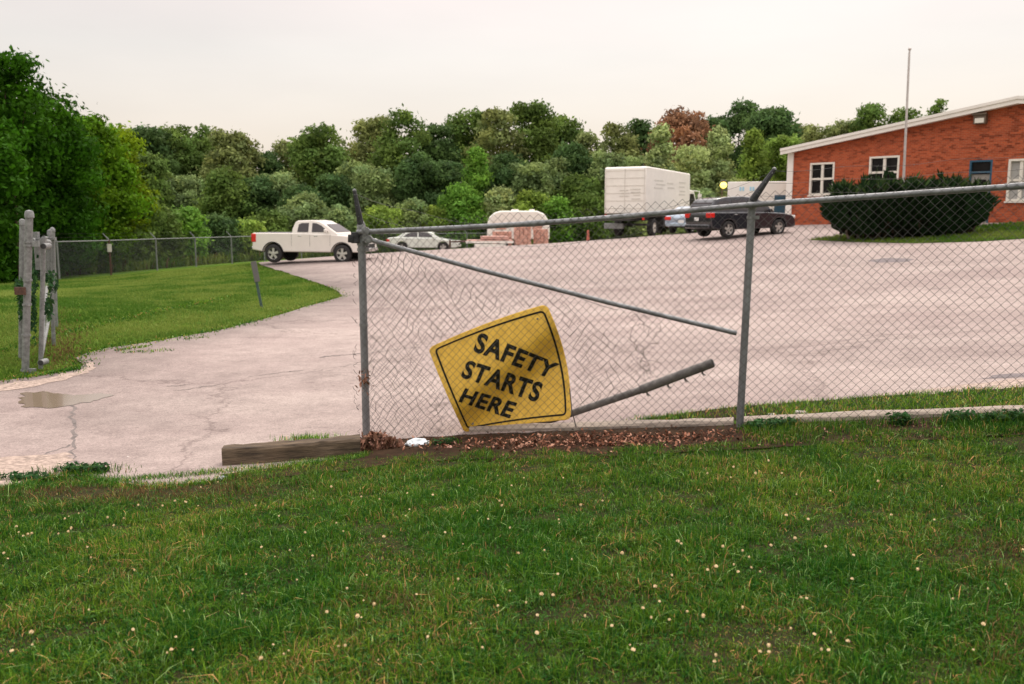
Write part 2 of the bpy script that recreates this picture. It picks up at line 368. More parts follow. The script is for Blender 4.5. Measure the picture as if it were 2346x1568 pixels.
# ------------------------------------------------------------------ ground sheets
def axis(lo, hi, fine_lo, fine_hi, f, c):
    a = list(np.arange(fine_lo, fine_hi, f)); x = fine_hi; st = f
    while x < hi: a.append(x); st = min(st*1.3, c); x += st
    a.append(hi); x = fine_lo; st = f
    while x > lo:
        st = min(st*1.3, c); x -= st; a.insert(0, max(x, lo))
    return np.array(sorted(set(np.round(a, 4))))
gx = axis(-700, 700, -32, 34, 1.0, 60); gy = axis(-100, 1200, -4, 70, .8, 60)
XX, YY = np.meshgrid(gx, gy); zz = hv(np.c_[XX.ravel(), YY.ravel()])
V = np.c_[XX.ravel(), YY.ravel(), zz]; nx = len(gx)
i0 = (np.arange(len(gy)-1)[:, None]*nx+np.arange(nx-1)[None]).ravel()
ground = link('ground', npmesh('ground', V, np.c_[i0, i0+1, i0+nx+1, i0+nx], smooth=True), M['field']); tag(ground, kind='structure')

def inside(pt, poly):
    x, y = pt; c = False; n = len(poly); j = n-1
    for i in range(n):
        xi, yi = poly[i]; xj, yj = poly[j]
        if (yi > y) != (yj > y) and x < (xj-xi)*(y-yi)/(yj-yi)+xi: c = not c
        j = i
    return c
def inside_v(xy, poly):
    x, y = xy[:, 0], xy[:, 1]; c = np.zeros(len(xy), bool); n = len(poly); j = n-1
    for i in range(n):
        xi, yi = poly[i]; xj, yj = poly[j]
        if yi != yj:
            c ^= ((yi > y) != (yj > y)) & (x < (xj-xi)*(y-yi)/(yj-yi)+xi)
        j = i
    return c
def densify(poly, step, jit=0):
    out = []
    for i in range(len(poly)):
        a = np.array(poly[i][:2]); b = np.array(poly[(i+1) % len(poly)][:2]); l = np.linalg.norm(b-a)
        st = step*(1 if min(a[1], b[1]) < 16 else 3); k = max(1, int(l/st))
        for q in range(k):
            p = a+(b-a)*q/k
            if q and jit: p = p+rng.normal(0, jit*(1 if p[1] < 16 else 2), 2)
            out.append(tuple(p))
    return out
def sheet(name, poly, off, material, step=.3, jit=.02, grid=(.6, 1.5)):
    poly = densify(poly, step, jit); pa = np.array(poly)
    pts = [Vector(p) for p in poly]
    lo, hi = pa.min(0), pa.max(0)
    gp = []
    for (s, y0, y1) in ((grid[0], -99, 16), (grid[1], 16, 200)):
        a, b = max(lo[1], y0), min(hi[1], y1)
        if b > a:
            g = np.stack(np.meshgrid(np.arange(lo[0], hi[0], s), np.arange(a, b, s)), -1).reshape(-1, 2)+.013
            gp.append(g[inside_v(g, poly)])
    if gp: pts += [Vector(p) for p in np.concatenate(gp)]
    n = len(poly); ed = [(i, (i+1) % n) for i in range(n)]
    v, e, f, *_ = delaunay_2d_cdt(pts, ed, [], 0, 1e-5)
    xy = np.array([[q.x, q.y] for q in v]); z = hv(xy)+off*np.clip(xy[:, 1]/18, .3, 1)
    tri = np.array([q[:3] for q in f]); cen = xy[tri].mean(1); tri = tri[inside_v(cen, poly)]
    a, b, c = xy[tri[:, 0]], xy[tri[:, 1]], xy[tri[:, 2]]
    cr = (b[:, 0]-a[:, 0])*(c[:, 1]-a[:, 1])-(b[:, 1]-a[:, 1])*(c[:, 0]-a[:, 0]); tri[cr < 0] = tri[cr < 0][:, ::-1]
    return link(name, npmesh(name, np.c_[xy, z], tri, smooth=True), material), poly
g2 = lambda *a: tuple(G(*a)[:2])
near_edge = [g2(-1300, 1190), g2(-420, 1150), g2(-150, 1128), g2(0, 1122), g2(60, 1112), g2(130, 1094), g2(200, 1092), g2(260, 1108), g2(330, 1116), g2(420, 1112), g2(500, 1102),
    g2(560, 1090), g2(840, 1045), g2(1060, 1005), g2(1440, 975), g2(1480, 962), g2(1600, 945), g2(1700, 934), g2(1900, 920), g2(2100, 905), g2(2346, 890), g2(2800, 862), g2(3500, 830)]
far_edge = [XD(3500, 24), XD(2900, 30), XD(2600, 35), XD(2310, 38.3), XD(1805, 46.6), XD(1600, 54), XD(1400, 57), XD(1260, 62), XD(1060, 63.5), XD(900, 63), XD(810, 45.5), XD(640, 43.5)]
field_edge = [g2(592, 603), g2(598, 609), g2(650, 625), g2(700, 641), g2(762, 664), g2(785, 682), g2(700, 706), g2(600, 736), g2(500, 760), g2(350, 786), g2(250, 800),
    g2(200, 812), g2(172, 824), g2(192, 838), g2(180, 850), g2(100, 862), g2(20, 874), g2(-150, 890), g2(-420, 915), g2(-1300, 975)]
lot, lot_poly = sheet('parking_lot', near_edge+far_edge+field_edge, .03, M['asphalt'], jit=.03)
tag(lot, kind='structure')
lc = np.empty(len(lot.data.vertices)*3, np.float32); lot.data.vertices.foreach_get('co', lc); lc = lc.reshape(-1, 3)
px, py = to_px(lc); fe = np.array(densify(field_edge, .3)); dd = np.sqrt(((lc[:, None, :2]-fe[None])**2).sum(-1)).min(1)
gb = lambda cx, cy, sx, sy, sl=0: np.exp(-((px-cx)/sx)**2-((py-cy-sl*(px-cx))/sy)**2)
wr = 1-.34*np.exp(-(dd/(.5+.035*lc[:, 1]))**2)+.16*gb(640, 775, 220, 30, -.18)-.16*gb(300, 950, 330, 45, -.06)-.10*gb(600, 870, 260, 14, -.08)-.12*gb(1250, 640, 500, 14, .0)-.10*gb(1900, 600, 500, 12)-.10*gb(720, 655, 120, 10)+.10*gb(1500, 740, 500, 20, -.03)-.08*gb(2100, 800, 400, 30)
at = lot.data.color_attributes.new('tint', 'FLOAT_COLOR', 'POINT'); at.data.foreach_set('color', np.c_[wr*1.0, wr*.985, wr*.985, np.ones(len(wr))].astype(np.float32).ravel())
# cracks, patches, puddle on the lot
def ribbon(mb, pxs, w, jit=.02, off=.034, steps=14):
    pts = [G(*p) for p in pxs]; L_ = []
    for a, b in zip(pts, pts[1:]):
        for q in range(steps):
            p = a.lerp(b, q/steps); L_.append(Vector((p.x+random.gauss(0, jit), p.y+random.gauss(0, jit), 0)))
    L_.append(pts[-1].copy()); V = []; F = []
    for i, p in enumerate(L_):
        t = (L_[min(i+1, len(L_)-1)]-L_[max(0, i-1)]); t.z = 0; t.normalize(); nn = Vector((-t.y, t.x, 0))
        ww = w*random.uniform(.3, 1.3)*(1 if 0 < i < len(L_)-1 else .1)
        for s in (-1, 1):
            q = p+nn*s*ww/2; V.append((q.x, q.y, h(q.x, q.y)+off*min(1, max(.3, q.y/18))+.001))
    F = [(2*i, 2*i+1, 2*i+3, 2*i+2) for i in range(len(L_)-1)]; mb.add(V, F)
M['crack'] = mat('crack_dirt', (.15, .125, .115), 1, 0, .4, 20)
mb = MB()
for pxs, w in ((((166, 925), (170, 985), (172, 1070)), .035), (((20, 1062), (90, 1048), (165, 1022)), .025), (((730, 822), (800, 816), (850, 813), (930, 802), (1000, 797)), .045),
               (((560, 868), (640, 858), (700, 852)), .02), (((700, 640), (780, 652), (860, 655)), .05), (((860, 655), (960, 648), (1060, 650)), .04),
               (((1340, 640), (1400, 668), (1520, 665), (1640, 690)), .04), (((380, 890), (440, 884)), .02), (((400, 900), (520, 882)), .02),
               (((1430, 730), (1560, 722), (1700, 700)), .03), (((780, 845), (880, 830), (960, 836)), .02)):
    ribbon(mb, pxs, w)
crk = mb.build('crack', M['crack'], lot)
M['patch'] = mat('old_dark_patch', (.15, .125, .125), .95, 0, .3, 8)
pp, _ = sheet('repair_patch', [g2(1985, 600), g2(2030, 594), g2(2095, 596), g2(2080, 603), g2(2010, 605)], .036, M['patch'], jit=.05); pp.parent = lot
pp, _ = sheet('repair_patch', [g2(2235, 872), g2(2290, 862), g2(2380, 855), g2(2420, 862), g2(2330, 868)], .036, M['patch'], jit=.03, step=.1); pp.parent = lot
M['gravel'] = mat('pale_gravel_edge', (.34, .26, .215), 1, 0, .5, 22, .8, 60)
gv, _ = sheet('gravel', [g2(2000, 910), g2(2140, 893), g2(2346, 872), g2(2500, 862), g2(2500, 878), g2(2346, 892), g2(2100, 908)], .037, M['gravel'], jit=.03, step=.1); tag(gv, kind='structure')
gv, _ = sheet('gravel', [g2(-200, 905), g2(0, 885), g2(120, 868), g2(190, 850), g2(200, 832), g2(215, 838), g2(205, 858), g2(150, 875), g2(60, 893), g2(-200, 925)], .037, M['gravel'], jit=.03, step=.1); tag(gv, kind='structure')
gv, _ = sheet('gravel', [g2(-200, 1060), g2(20, 1050), g2(90, 1046), g2(150, 1040), g2(165, 1075), g2(120, 1088), g2(0, 1118), g2(-200, 1130)], .037, M['gravel'], jit=.04, step=.1); tag(gv, kind='structure')
pu, _ = sheet('puddle', [g2(48, 905), g2(110, 902), g2(170, 910), g2(235, 905), g2(262, 910), g2(215, 922), g2(170, 932), g2(110, 940), g2(58, 938), g2(52, 920)], .040, M['puddle'], jit=.028, step=.07)
tag(pu, kind='structure')
# soil bed under the fence line
bed, _ = sheet('soil_bed', [g2(800, 1035), g2(860, 1012), g2(1060, 1000), g2(1690, 975), g2(2346, 955), g2(2700, 950), g2(3600, 930), g2(3600, 975), g2(2700, 1000), g2(2346, 1000), g2(1690, 1034), g2(1300, 1054), g2(1060, 1056), g2(900, 1068), g2(840, 1076), g2(560, 1104), g2(500, 1092), g2(800, 1050)], .04, M['soil'], step=.1, jit=.015)
tag(bed, kind='structure')
# island by the building
isl, isl_poly = sheet('grass_island', [g2(1852, 552), g2(1950, 557), g2(2100, 560), g2(2250, 556), g2(2420, 545), XD(2420, 36.2), XD(2310, 37.3), XD(2250, 37), XD(1960, 37.5)], .045, M['field'], step=.5)
tag(isl, kind='structure')

# ------------------------------------------------------------------ foreground fence
FA, FB = P(835, 1003, 8.0), P(1693, 985, 7.1)
dv = Vector((1.9+1.35, 7.1-8.0, 0)); FLEN = dv.length; fd = dv.normalized(); fn = Vector((-fd.y, fd.x, 0))    # fn points away from camera
FA = Vector((P(835, 1003, 8.0).x, 8.0, 0)); RB = P(1694, 985, 7.1)
dv = Vector((RB.x-FA.x, RB.y-FA.y, 0)); FLEN = dv.length; fd = dv.normalized(); fn = Vector((-fd.y, fd.x, 0))
def fp(s, off=0): return Vector((FA.x, FA.y, 0))+fd*s+fn*off
def fgz(s): q = fp(s); return h(q.x, q.y)
def f_s(px):                                    # distance along fence from pixel column
    r = (px-CW/2)/FPX/ (CP+.02*SP)
    return (r*FA.y-FA.x)/(fd.x-r*fd.y)
zr0 = P(835, 532, 8.0).z; zr1 = P(1722, 470, 7.1).z
def rz_(s): return zr0+(zr1-zr0)*s/FLEN-.03*math.sin(max(0, min(1, s/FLEN))*math.pi)
fence = empty('chain_link_fence', fp(0)+Vector((0, 0, fgz(0))), 0, 'damaged chain link fence with bent mesh and loose brace rail before the lot', 'fence')
SE = FLEN*2.05
top = MB().tube([fp(s, .0)+Vector((0, 0, rz_(s))) for s in np.linspace(-.02, SE, 24)], .024, 12).build('top_rail', M['galv'], fence, True, inv=True)
for s in (FLEN*.46, FLEN*1.55):
    SL = MB().tube([fp(s)+Vector((0, 0, rz_(s))), fp(s+.16)+Vector((0, 0, rz_(s+.16)))], .0275, 12)
    SL.build('rail_sleeve', M['galv'], top, True, inv=True)
def post(s, r, lean, arm, armlab, base_z=None):
    b = fp(s, .045); b.z = h(b.x, b.y)-.05; t = fp(s, .045)+lean; t.z = rz_(s)+(.06 if s < 1 else .02)
    po = MB().tube([b, b.lerp(t, .5), t], r, 14).build('post', M['galv'], fence, True, inv=True)
    cap = MB().lathe([(0, .05), (r*.75, .035), (r*1.12, .0), (r*1.12, -.05), (r, -.055)], t, 'z', 14).build('post_cap', M['galv_pale'], po, True, inv=True)
    for k in ((.1, .17, .22) if s < 1 else (.12,)):
        q = t.lerp(b, k/ (t-b).length*1.0); bd = MB(); bd.lathe([(r*.98, -.012), (r*1.22, -.012), (r*1.22, .012), (r*.98, .012)], q, 'z', 14)
        bd.box(q+Vector(fd)*(r*1.3), (.045, .02, .03), Matrix.Rotation(math.atan2(fd.y, fd.x), 3, 'Z')); bd.build('tension_band', M['galv_pale'], po, True, inv=True)
    if s < 1:
        for zf in (.45, .72):
            q = t.lerp(b, zf); MB().lathe([(r*.98, -.012), (r*1.15, -.012), (r*1.15, .012), (r*.98, .012)], q, 'z', 14).build('tension_band', M['galv_pale'], po, True, inv=True)
    # pressed barb arm: tapered channel
    a0, a1 = arm; d = (a1-a0).normalized(); side = d.cross(Vector((0, 1, 0))).normalized(); nr = side.cross(d)
    mb = MB(); V = []
    for f_, w, th in ((0, .026, .018), (.12, .028, .019), (1, .015, .009)):
        c = a0.lerp(a1, f_)
        V += [c+side*w+nr*th, c+side*w-nr*th, c+side*w*.4-nr*(th+.014), c-side*w*.4-nr*(th+.014), c-side*w-nr*th, c-side*w+nr*th]
    F = [tuple(range(6)), tuple(range(17, 11, -1))]
    for i in (0, 6):
        F += [(i+k, i+(k+1) % 6, i+6+(k+1) % 6, i+6+k) for k in range(6)]
    mb.add(V, F)
    ar = mb.build('barb_arm', M['arm'], po, inv=True, bevel=.003)
    tp = MB().lathe([(0, .018), (.016, .01), (.019, -.004), (0, -.008)], a1, 'z', 10).build('arm_tip', M['galv_pale'], po, True, inv=True)
    for f_ in (.3, .6, .88): MB().lathe([(0, .006), (.005, .004), (.005, 0)], a0.lerp(a1, f_)-nr*.028, 'z', 8).build('rivet', M['galv_pale'], po, inv=True)
    return po
zt0 = P(824, 545, 8.0)
post(0, .036, P(824, 530, 8.045)-P(836, 1003, 8.045), (P(828, 522, 8.04), P(812, 437, 8.02)), '')
post(FLEN, .031, P(1724, 470, 7.14)-P(1695, 985, 7.14), (P(1722, 462, 7.14), P(1774, 388, 7.10)), '')
# off-frame post that carries the right hand span
q = fp(2*FLEN, .045); a0 = q+Vector((0, 0, rz_(2*FLEN)+.03)); post(2*FLEN, .031, Vector((.08, 0, 0)), (a0, a0+Vector((.2, -.04, .3))), '')
# loose brace rail
br = [P(842, 548, 7.98), P(1100, 619, 7.78), P(1400, 695, 7.5), P(1688, 764, 7.22)]
MB().tube(br, .021, 12).build('brace_rail', M['galv'], fence, True, inv=True)
rc = MB(); c0 = P(845, 549, 7.97); rc.lathe([(0, -.03), (.034, -.025), (.036, .03), (0, .035)], c0, 'y', 14); rc.box(c0+Vector((-.03, .03, .01)), (.06, .05, .05))
rc.lathe([(0, -.03), (.036, -.025), (.036, .03), (0, .035)], P(838, 530, 7.97), 'y', 14)
rc.build('rail_clamp', M['galv_pale'], fence, True, inv=True)
# gate hinge stub on left side of the end post
hs = MB().tube([P(826, 535, 8.02), P(806, 548, 8.0)], .03, 10); hs.tube([P(806, 556, 8.0), P(806, 538, 8.0)], .036, 10); hs.box(P(814, 545, 8.0), (.07, .05, .1))
hs.build('hinge', M['arm'], fence, True, bevel=.006, inv=True)

def wire_mesh(s0, s1, zlo, zhi, off, pitch, r, warp=None, keep=None, ns=3):
    # vertical zig-zag wires woven with their neighbours
    segV = []; segF = []
    nw = int((s1-s0)/pitch)
    Vs = []; Fs = []; cnt = 0
    tri = np.array([[math.cos(a), math.sin(a)] for a in (math.pi/2, math.pi*7/6, math.pi*11/6)])
    for k in range(nw):
        sc_ = s0+(k+.5)*pitch
        nrow = int((zhi(sc_)-zlo(sc_))/pitch)+1
        j = np.arange(nrow+1)
        sgn = np.where((j+k) % 2 == 0, 1, -1)
        ss = sc_+sgn*pitch*.5*1.04
        zl = np.array([zlo(a) for a in ss]); zz = zl+j*pitch
        dep = off-sgn*.0025
        nodes = np.c_[ss, dep+0*ss, zz]
        if warp is not None: nodes = warp(nodes)
        ok = np.ones(len(nodes), bool) if keep is None else keep(nodes)
        W3 = np.array([FA.x, FA.y, 0])+nodes[:, :1]*np.array(fd)[None]+nodes[:, 1:2]*np.array(fn)[None]; W3[:, 2] = nodes[:, 2]
        fdv, fnv = np.array(fd), np.array(fn)
        ring = W3[:, None, :]+(tri[None, :, 0:1]*fdv*r*1.25+tri[None, :, 1:2]*fnv*r*1.25)
        Vs.append(ring.reshape(-1, 3)); m = len(nodes)
        for i in range(m-1):
            if ok[i] and ok[i+1]:
                for q in range(3): Fs.append((cnt+i*3+q, cnt+i*3+(q+1) % 3, cnt+(i+1)*3+(q+1) % 3, cnt+(i+1)*3+q))
        cnt += m*3
    return np.concatenate(Vs), np.array(Fs)
def warp_small(n):
    n = n.copy(); s, z = n[:, 0].copy(), n[:, 2].copy()
    n[:, 0] += .006*np.sin(3.1*s+2*z)+.004*np.sin(7*z)+rng.normal(0, .0012, len(n))
    n[:, 2] += .006*np.sin(2.7*s+1)+rng.normal(0, .0012, len(n))
    n[:, 1] += .012*np.sin(1.7*s+.8)*np.sin(2.2*z+1)
    return n
V, F = wire_mesh(.0, SE, lambda s: fgz(s)+.02, lambda s: rz_(s)+.075, -.034, .0357, .0018, warp_small)
link('wire_mesh', npmesh('wire_mesh', V, F), M['wire'], fence, True)
# second loose layer, pushed out of shape by whatever hit the fence
def warp_big(n):
    n = n.copy(); s, z = n[:, 0].copy(), n[:, 2].copy()
    zb = -.42; u = np.clip((s-.0)/2.7, 0, 1); v = (z-zb)/1.8
    n[:, 2] = z+.10*np.sin(1.9*s+.5)*v-.10*u*v+.02*np.sin(9*s+3*z)+.015*np.sin(17*s)*np.cos(11*z)
    n[:, 0] = s+.16*np.sin(2.4*z+.6)*u+.02*np.sin(13*z+4*s)+.012*np.sin(23*z+9*s)-.05*np.clip(.6-v, 0, 1)*u
    n[:, 1] += .05*np.sin(3*s+2*z)*np.sin(math.pi*np.clip(u, 0, 1))+.03
    n[:, 0] += .011*np.sin(41*s+17*z)*np.sin(29*z-13*s)+.008*np.sin(63*z+31*s)
    n[:, 2] += .012*np.sin(37*s-23*z)*np.cos(19*s+7*z)+.007*np.sin(71*s)
    return n
def keep_big(n):
    s, z = n[:, 0], n[:, 2]; v = (z+.45)/1.8
    lim = 1.25+1.35*np.sin(np.clip(v*1.25, 0, 1)*math.pi)**.8+.12*np.sin(9*z)
    top = rz_(0)-.12-.17*s
    W_ = np.array([FA.x, FA.y, 0])+s[:, None]*np.array(fd)+n[:, 1:2]*np.array(fn); W_[:, 2] = z
    qx, qy = to_px(W_); clear = ~inside_v(np.c_[qx, qy], [(975, 792), (1258, 690), (1300, 800), (1314, 968), (1060, 1000)])
    return clear & (s < lim) & (s > -.05) & (z < top+.12*np.sin(5*s)) & (rng.random(len(n)) > .02)
V, F = wire_mesh(-.02, 2.75, lambda s: fgz(s)+.0, lambda s: rz_(s)-.02, .045, .048, .0020, warp_big, keep_big)
link('torn_wire_mesh', npmesh('torn_wire_mesh', V, F), M['wire_dark'], fence, True)
mb = MB()
for k in range(16):
    c = P(random.gauss(1478, 14), random.uniform(700, 870), 7.34); pts = [c]; a = random.uniform(0, 6.28)
    for i in range(7):
        a += random.gauss(0, .9); pts.append(pts[-1]+Vector((math.cos(a)*.028, random.gauss(0, .008), math.sin(a)*.032)))
    mb = MB(); mb.tube(pts, .0022, 3, False)
    mb.build('loose_wire', M['wire_dark'], fence, inv=True)
mb = MB(); mb.tube([P(1130+380*t, 652-14*math.sin(t*6)+t*60, 7.55-.2*t) for t in np.linspace(.3, .75, 10)], .0022, 3, False); mb.build('loose_wire', M['wire_dark'], fence, inv=True); mb = MB()
mb.tube([P(1305, 890, 7.62), P(1310, 940, 7.6), P(1320, 980, 7.56)], .006, 4); mb.build('loose_wire', M['wire_dark'], fence, inv=True); mb = MB()
for k in range(22):      # frayed ends beside the end post
    z0 = random.uniform(.0, 1.7); q = fp(-.03-random.uniform(0, .04), -.02); q.z = fgz(0)+z0
    mb = MB(); mb.tube([q, q+Vector((-.02, 0, .02)), q+Vector((random.gauss(-.01, .02), .01, .045))], .0022, 3, False); mb.build('frayed_end', M['wire_dark'], fence, inv=True)
# ties over rail
for s in np.arange(.3, SE, .55):
    c = fp(s)+Vector((0, 0, rz_(s)))
    ax = fd
    pts = [c+fn*math.cos(a)*.028+Vector((0, 0, 1))*math.sin(a)*.028+ax*.004*a for a in np.linspace(-2.2, 4.2, 14)]
    MB().tube(pts, .002, 4, False).build('wire_tie', M['galv_pale'], fence, inv=True)
# barbed wire, three strands: slack between the two arms, taut to the right
def barbed(a, b, sag):
    mb = MB(); n = 40; pts = []
    for i in range(n+1):
        t = i/n; p = a.lerp(b, t); p.z -= sag*4*t*(1-t)+.01*math.sin(9*t*math.pi); pts.append(p)
    mb.tube(pts, .0014, 3, False)
    for i in range(3, n, 3):
        for q in range(2):
            d = Vector((random.gauss(0, 1), random.gauss(0, 1), random.gauss(0, 1))).normalized()*.014; mb.tube([pts[i]-d, pts[i]+d], .0011, 3, False)
    return mb
la0, la1 = P(826, 515, 8.03), P(812, 440, 8.0); ra0, ra1 = P(1728, 455, 7.12), P(1772, 390, 7.08)
for f_, sg in ((.45, .30), (.95, .26)):
    barbed(la0.lerp(la1, f_), ra0.lerp(ra1, f_), sg+.1).build('barbed_wire', M['wire'], fence, inv=True)
for f_ in (.1, .55, .97):
    e = fp(2*FLEN)+Vector((.05+.18*f_, -.02, rz_(2*FLEN)+.05+.27*f_)); barbed(ra0.lerp(ra1, f_), e, .05).build('barbed_wire', M['wire'], fence, inv=True)
# leaf scraps caught on end post
def leafscatter(name, pts, size, cols, material, parent=None, flat=.5, lift=.0):
    n = len(pts); pts = np.asarray(pts); a = rng.uniform(0, 6.28, n); tl = rng.normal(0, flat, (n, 2))
    u = np.c_[np.cos(a), np.sin(a), tl[:, 0]]; w = np.c_[-np.sin(a), np.cos(a), tl[:, 1]]
    sz = (rng.uniform(.5, 1.3, n)*size)[:, None]
    V = np.stack([pts-u*sz, pts-w*sz*.55+[0, 0, .2*size], pts+u*sz, pts+w*sz*.55+[0, 0, .35*size]], 1).reshape(-1, 3)
    F = np.arange(4*n).reshape(-1, 4); ci = rng.integers(0, len(cols), n); col = np.array(cols)[ci]*rng.uniform(.6, 1.35, (n, 1))
    me = npmesh(name, V, F, np.repeat(col, 4, 0)); return link(name, me, material, parent, bool(parent))
BROWNS = [(.20, .10, .06), (.30, .15, .10), (.12, .06, .035), (.40, .22, .16), (.09, .05, .03)]
pts = np.array([P(832+random.gauss(0, 7), 872+random.gauss(0, 14), 7.93) for _ in range(40)])
leafscatter('caught_leaves', pts, .02, BROWNS, M['deadleaf'], fence, .9)

# ------------------------------------------------------------------ bent yellow sign
SC = [np.array(p, float) for p in ((981, 798), (1252, 697), (1307, 962), (1065, 993))]   # left, top, right, bottom corner
def spix(s, t):
    p = SC[0]*(1-s)*(1-t)+SC[1]*s*(1-t)+SC[2]*s*t+SC[3]*(1-s)*t
    return p+np.array([18*4*t*(1-t)*s**2-3*4*t*(1-t)*(1-s), -7*4*s*(1-s)*(1-t)-4*4*s*(1-s)*t])
def fenceY(px): s = f_s(px); return FA.y+fd.y*s
def sdep(px, py):
    q = ((px-1065)*.64+(py-993)*.77)+28
    return fenceY(px)+.055+(993-py)/262*.50+.16*math.tanh(q/31)+.0
def s3(px, py, off=0):
    d = sdep(px, py)-off; return P(px, py, d)
sroot = empty('warning_sign', P(1180, 985, fenceY(1180)+.1), 0, 'bent yellow metal sign reading SAFETY STARTS HERE, leaning behind the chain link', 'sign')
n = 44; mbf = []
def corner_round(s, t, r=.045):
    for cs, ct in ((0, 0), (1, 0), (1, 1), (0, 1)):
        ds, dt = abs(s-cs), abs(t-ct)
        if ds < r and dt < r:
            vx, vy = r-ds, r-dt; l = math.hypot(vx, vy)
            m_ = max(vx, vy)
            if l > 1e-9:
                k = m_/l; vx, vy = vx*k, vy*k
                s = cs+(r-vx)*(1 if cs == 0 else -1); t = ct+(r-vy)*(1 if ct == 0 else -1)
    return s, t
gr = sorted(set([round(x, 4) for x in list(np.linspace(0, 1, 41))+[.008, .016, .03, .04, .96, .97, .984, .992]]))
n = len(gr); V = []
for t in gr:
    for s in gr:
        a, b = corner_round(s, t); V.append(s3(*spix(a, b)))
F = [(j*n+i, j*n+i+1, (j+1)*n+i+1, (j+1)*n+i) for j in range(n-1) for i in range(n-1)]
mb = MB(); mb.add(V, F); pan = mb.build('sign_panel', M['sign_yellow'], sroot, True, inv=True)
pan.data.materials.append(M['sign_back'])
so = pan.modifiers.new('thick', 'SOLIDIFY'); so.thickness = .003; so.offset = 0
# border line
def strip_on_sign(path, w, closed=True, off=.005):
    V = []; m = len(path)
    for i in range(m):
        p = np.array(path[i]); a = np.array(path[i-1]) if (closed or i) else p; b = np.array(path[(i+1) % m]) if (closed or i < m-1) else p
        t = b-a; t = t/(np.linalg.norm(t)+1e-9); nn = np.array([-t[1], t[0]])
        for s in (-1, 1):
            q = p+nn*s*w/2; V.append(s3(*spix(*q), off=off))
    F = [(2*i, 2*i+1, (2*i+3) % (2*m), (2*i+2) % (2*m)) for i in range(m if closed else m-1)]
    return V, F
path = []; ins = .048; rr = .03
for cx, cy, a0 in ((ins+rr, ins+rr, 180), (1-ins-rr, ins+rr, 270), (1-ins-rr, 1-ins-rr, 0), (ins+rr, 1-ins-rr, 90)):
    for k in range(6):
        a = R(a0+k*18); path.append((cx+rr*math.cos(a), cy+rr*math.sin(a)))
full = []
for i in range(len(path)):
    a, b = np.array(path[i]), np.array(path[(i+1) % len(path)]); k = max(1, int(np.linalg.norm(b-a)/.03))
    full += [tuple(a+(b-a)*q/k) for q in range(k)]
mb = MB(); mb.add(*strip_on_sign(full, .0155)); mb.build('border_line', M['sign_black'], pan, inv=True)
def K(x, y): return np.array([(1000+x/3.92)*.9384, (700+y/3.92)*.9384])
deps = bpy.context.evaluated_depsgraph_get
LV = []; LF = []
for word, (bl, brr, tl, trr) in (('SAFETY', ((603, 622), (1352, 884), (668, 432), (1440, 742))), ('STARTS', ((482, 868), (1218, 1112), (556, 700), (1288, 925))), ('HERE', ((466, 1102), (955, 1262), (532, 972), (1034, 1115)))):
    cu = bpy.data.curves.new('t', 'FONT'); cu.body = word; cu.offset = .036; cu.space_character = 1.1; cu.resolution_u = 5
    ob = bpy.data.objects.new('t', cu); C.objects.link(ob); bpy.context.view_layer.update()
    me = bpy.data.meshes.new_from_object(ob.evaluated_get(deps())); bm = bmesh.new(); bm.from_mesh(me)
    bmesh.ops.remove_doubles(bm, verts=bm.verts, dist=1e-5)
    bmesh.ops.triangulate(bm, faces=bm.faces)
    for _ in range(3):
        es = [e for e in bm.edges if e.calc_length() > .12]
        if not es: break
        bmesh.ops.subdivide_edges(bm, edges=es, cuts=1); bmesh.ops.triangulate(bm, faces=[f for f in bm.faces if len(f.verts) > 3])
    bm.verts.ensure_lookup_table(); xs = [v.co.x for v in bm.verts]; ys = [v.co.y for v in bm.verts]
    x0, x1, y0, y1 = min(xs), max(xs), min(ys), max(ys); b0 = len(LV)
    Q = [K(*p) for p in (bl, brr, tl, trr)]
    for v in bm.verts:
        a = (v.co.x-x0)/(x1-x0); b = (v.co.y-y0)/(y1-y0)
        p = (Q[0]*(1-a)+Q[1]*a)*(1-b)+(Q[2]*(1-a)+Q[3]*a)*b; LV.append(s3(*p, off=.006))
    LF += [tuple(b0+v.index for v in f.verts) for f in bm.faces]
    bm.free(); bpy.data.objects.remove(ob); bpy.data.curves.remove(cu); bpy.data.meshes.remove(me)
mb = MB(); mb.v = [tuple(v) for v in LV]; mb.f = LF; mb.build('lettering', M['sign_black'], pan, inv=True)
for (x, y) in ((1225, 310), (605, 1312)):
    MB().lathe([(0, -.004), (.009, -.003), (.010, .002)], s3(*K(x, y), off=.004), 'y', 12).build('bolt_hole', M['galv'], pan, inv=True)

# ------------------------------------------------------------------ fallen pipe
pa, pb = P(1100, 990, fenceY(1100)+.18), P(1633, 832, 7.50)
pip = [P(1215, 976, fenceY(1215)+.42), P(1305, 949, 7.95), P(1470, 893, 7.72), P(1633, 832, 7.50)]
proot = empty('fallen_pipe', pip[0], 0, 'long weathered steel pipe fallen behind the yellow sign, far end raised', 'pipe')
mb = MB(); mb.tube(pip[:3]+[pip[2].lerp(pip[3], .02)], .033, 14); mb.build('pipe_length', M['pipe'], proot, True, inv=True)
MB().tube([pip[2], pip[3]], .041, 14).build('pipe_sleeve', M['pipe'], proot, True, inv=True)
d_ = (pip[3]-pip[2]).normalized()
MB().tube([pip[3]+d_*.001, pip[3]+d_*.006], .034, 14).build('open_end', M['trimblack'], proot, inv=True)
for f_ in (.08, .38, .62, .86):
    q = pip[2].lerp(pip[3], f_)-Vector((0, 0, .041)); mb = MB()
    mb.tube([q+Vector((0, 0, .01)), q+Vector((.005, 0, -.02)), q+Vector((.03, 0, -.035))], .006, 5)
    mb.box(q+Vector((0, -.0, -.008)), (.012, .02, .03)); mb.tube([q+Vector((-.01, 0, 0)), q+Vector((.012, -.01, -.045))], .004, 4)
    mb.build('wire_hook', M['pipe'], proot, inv=True)

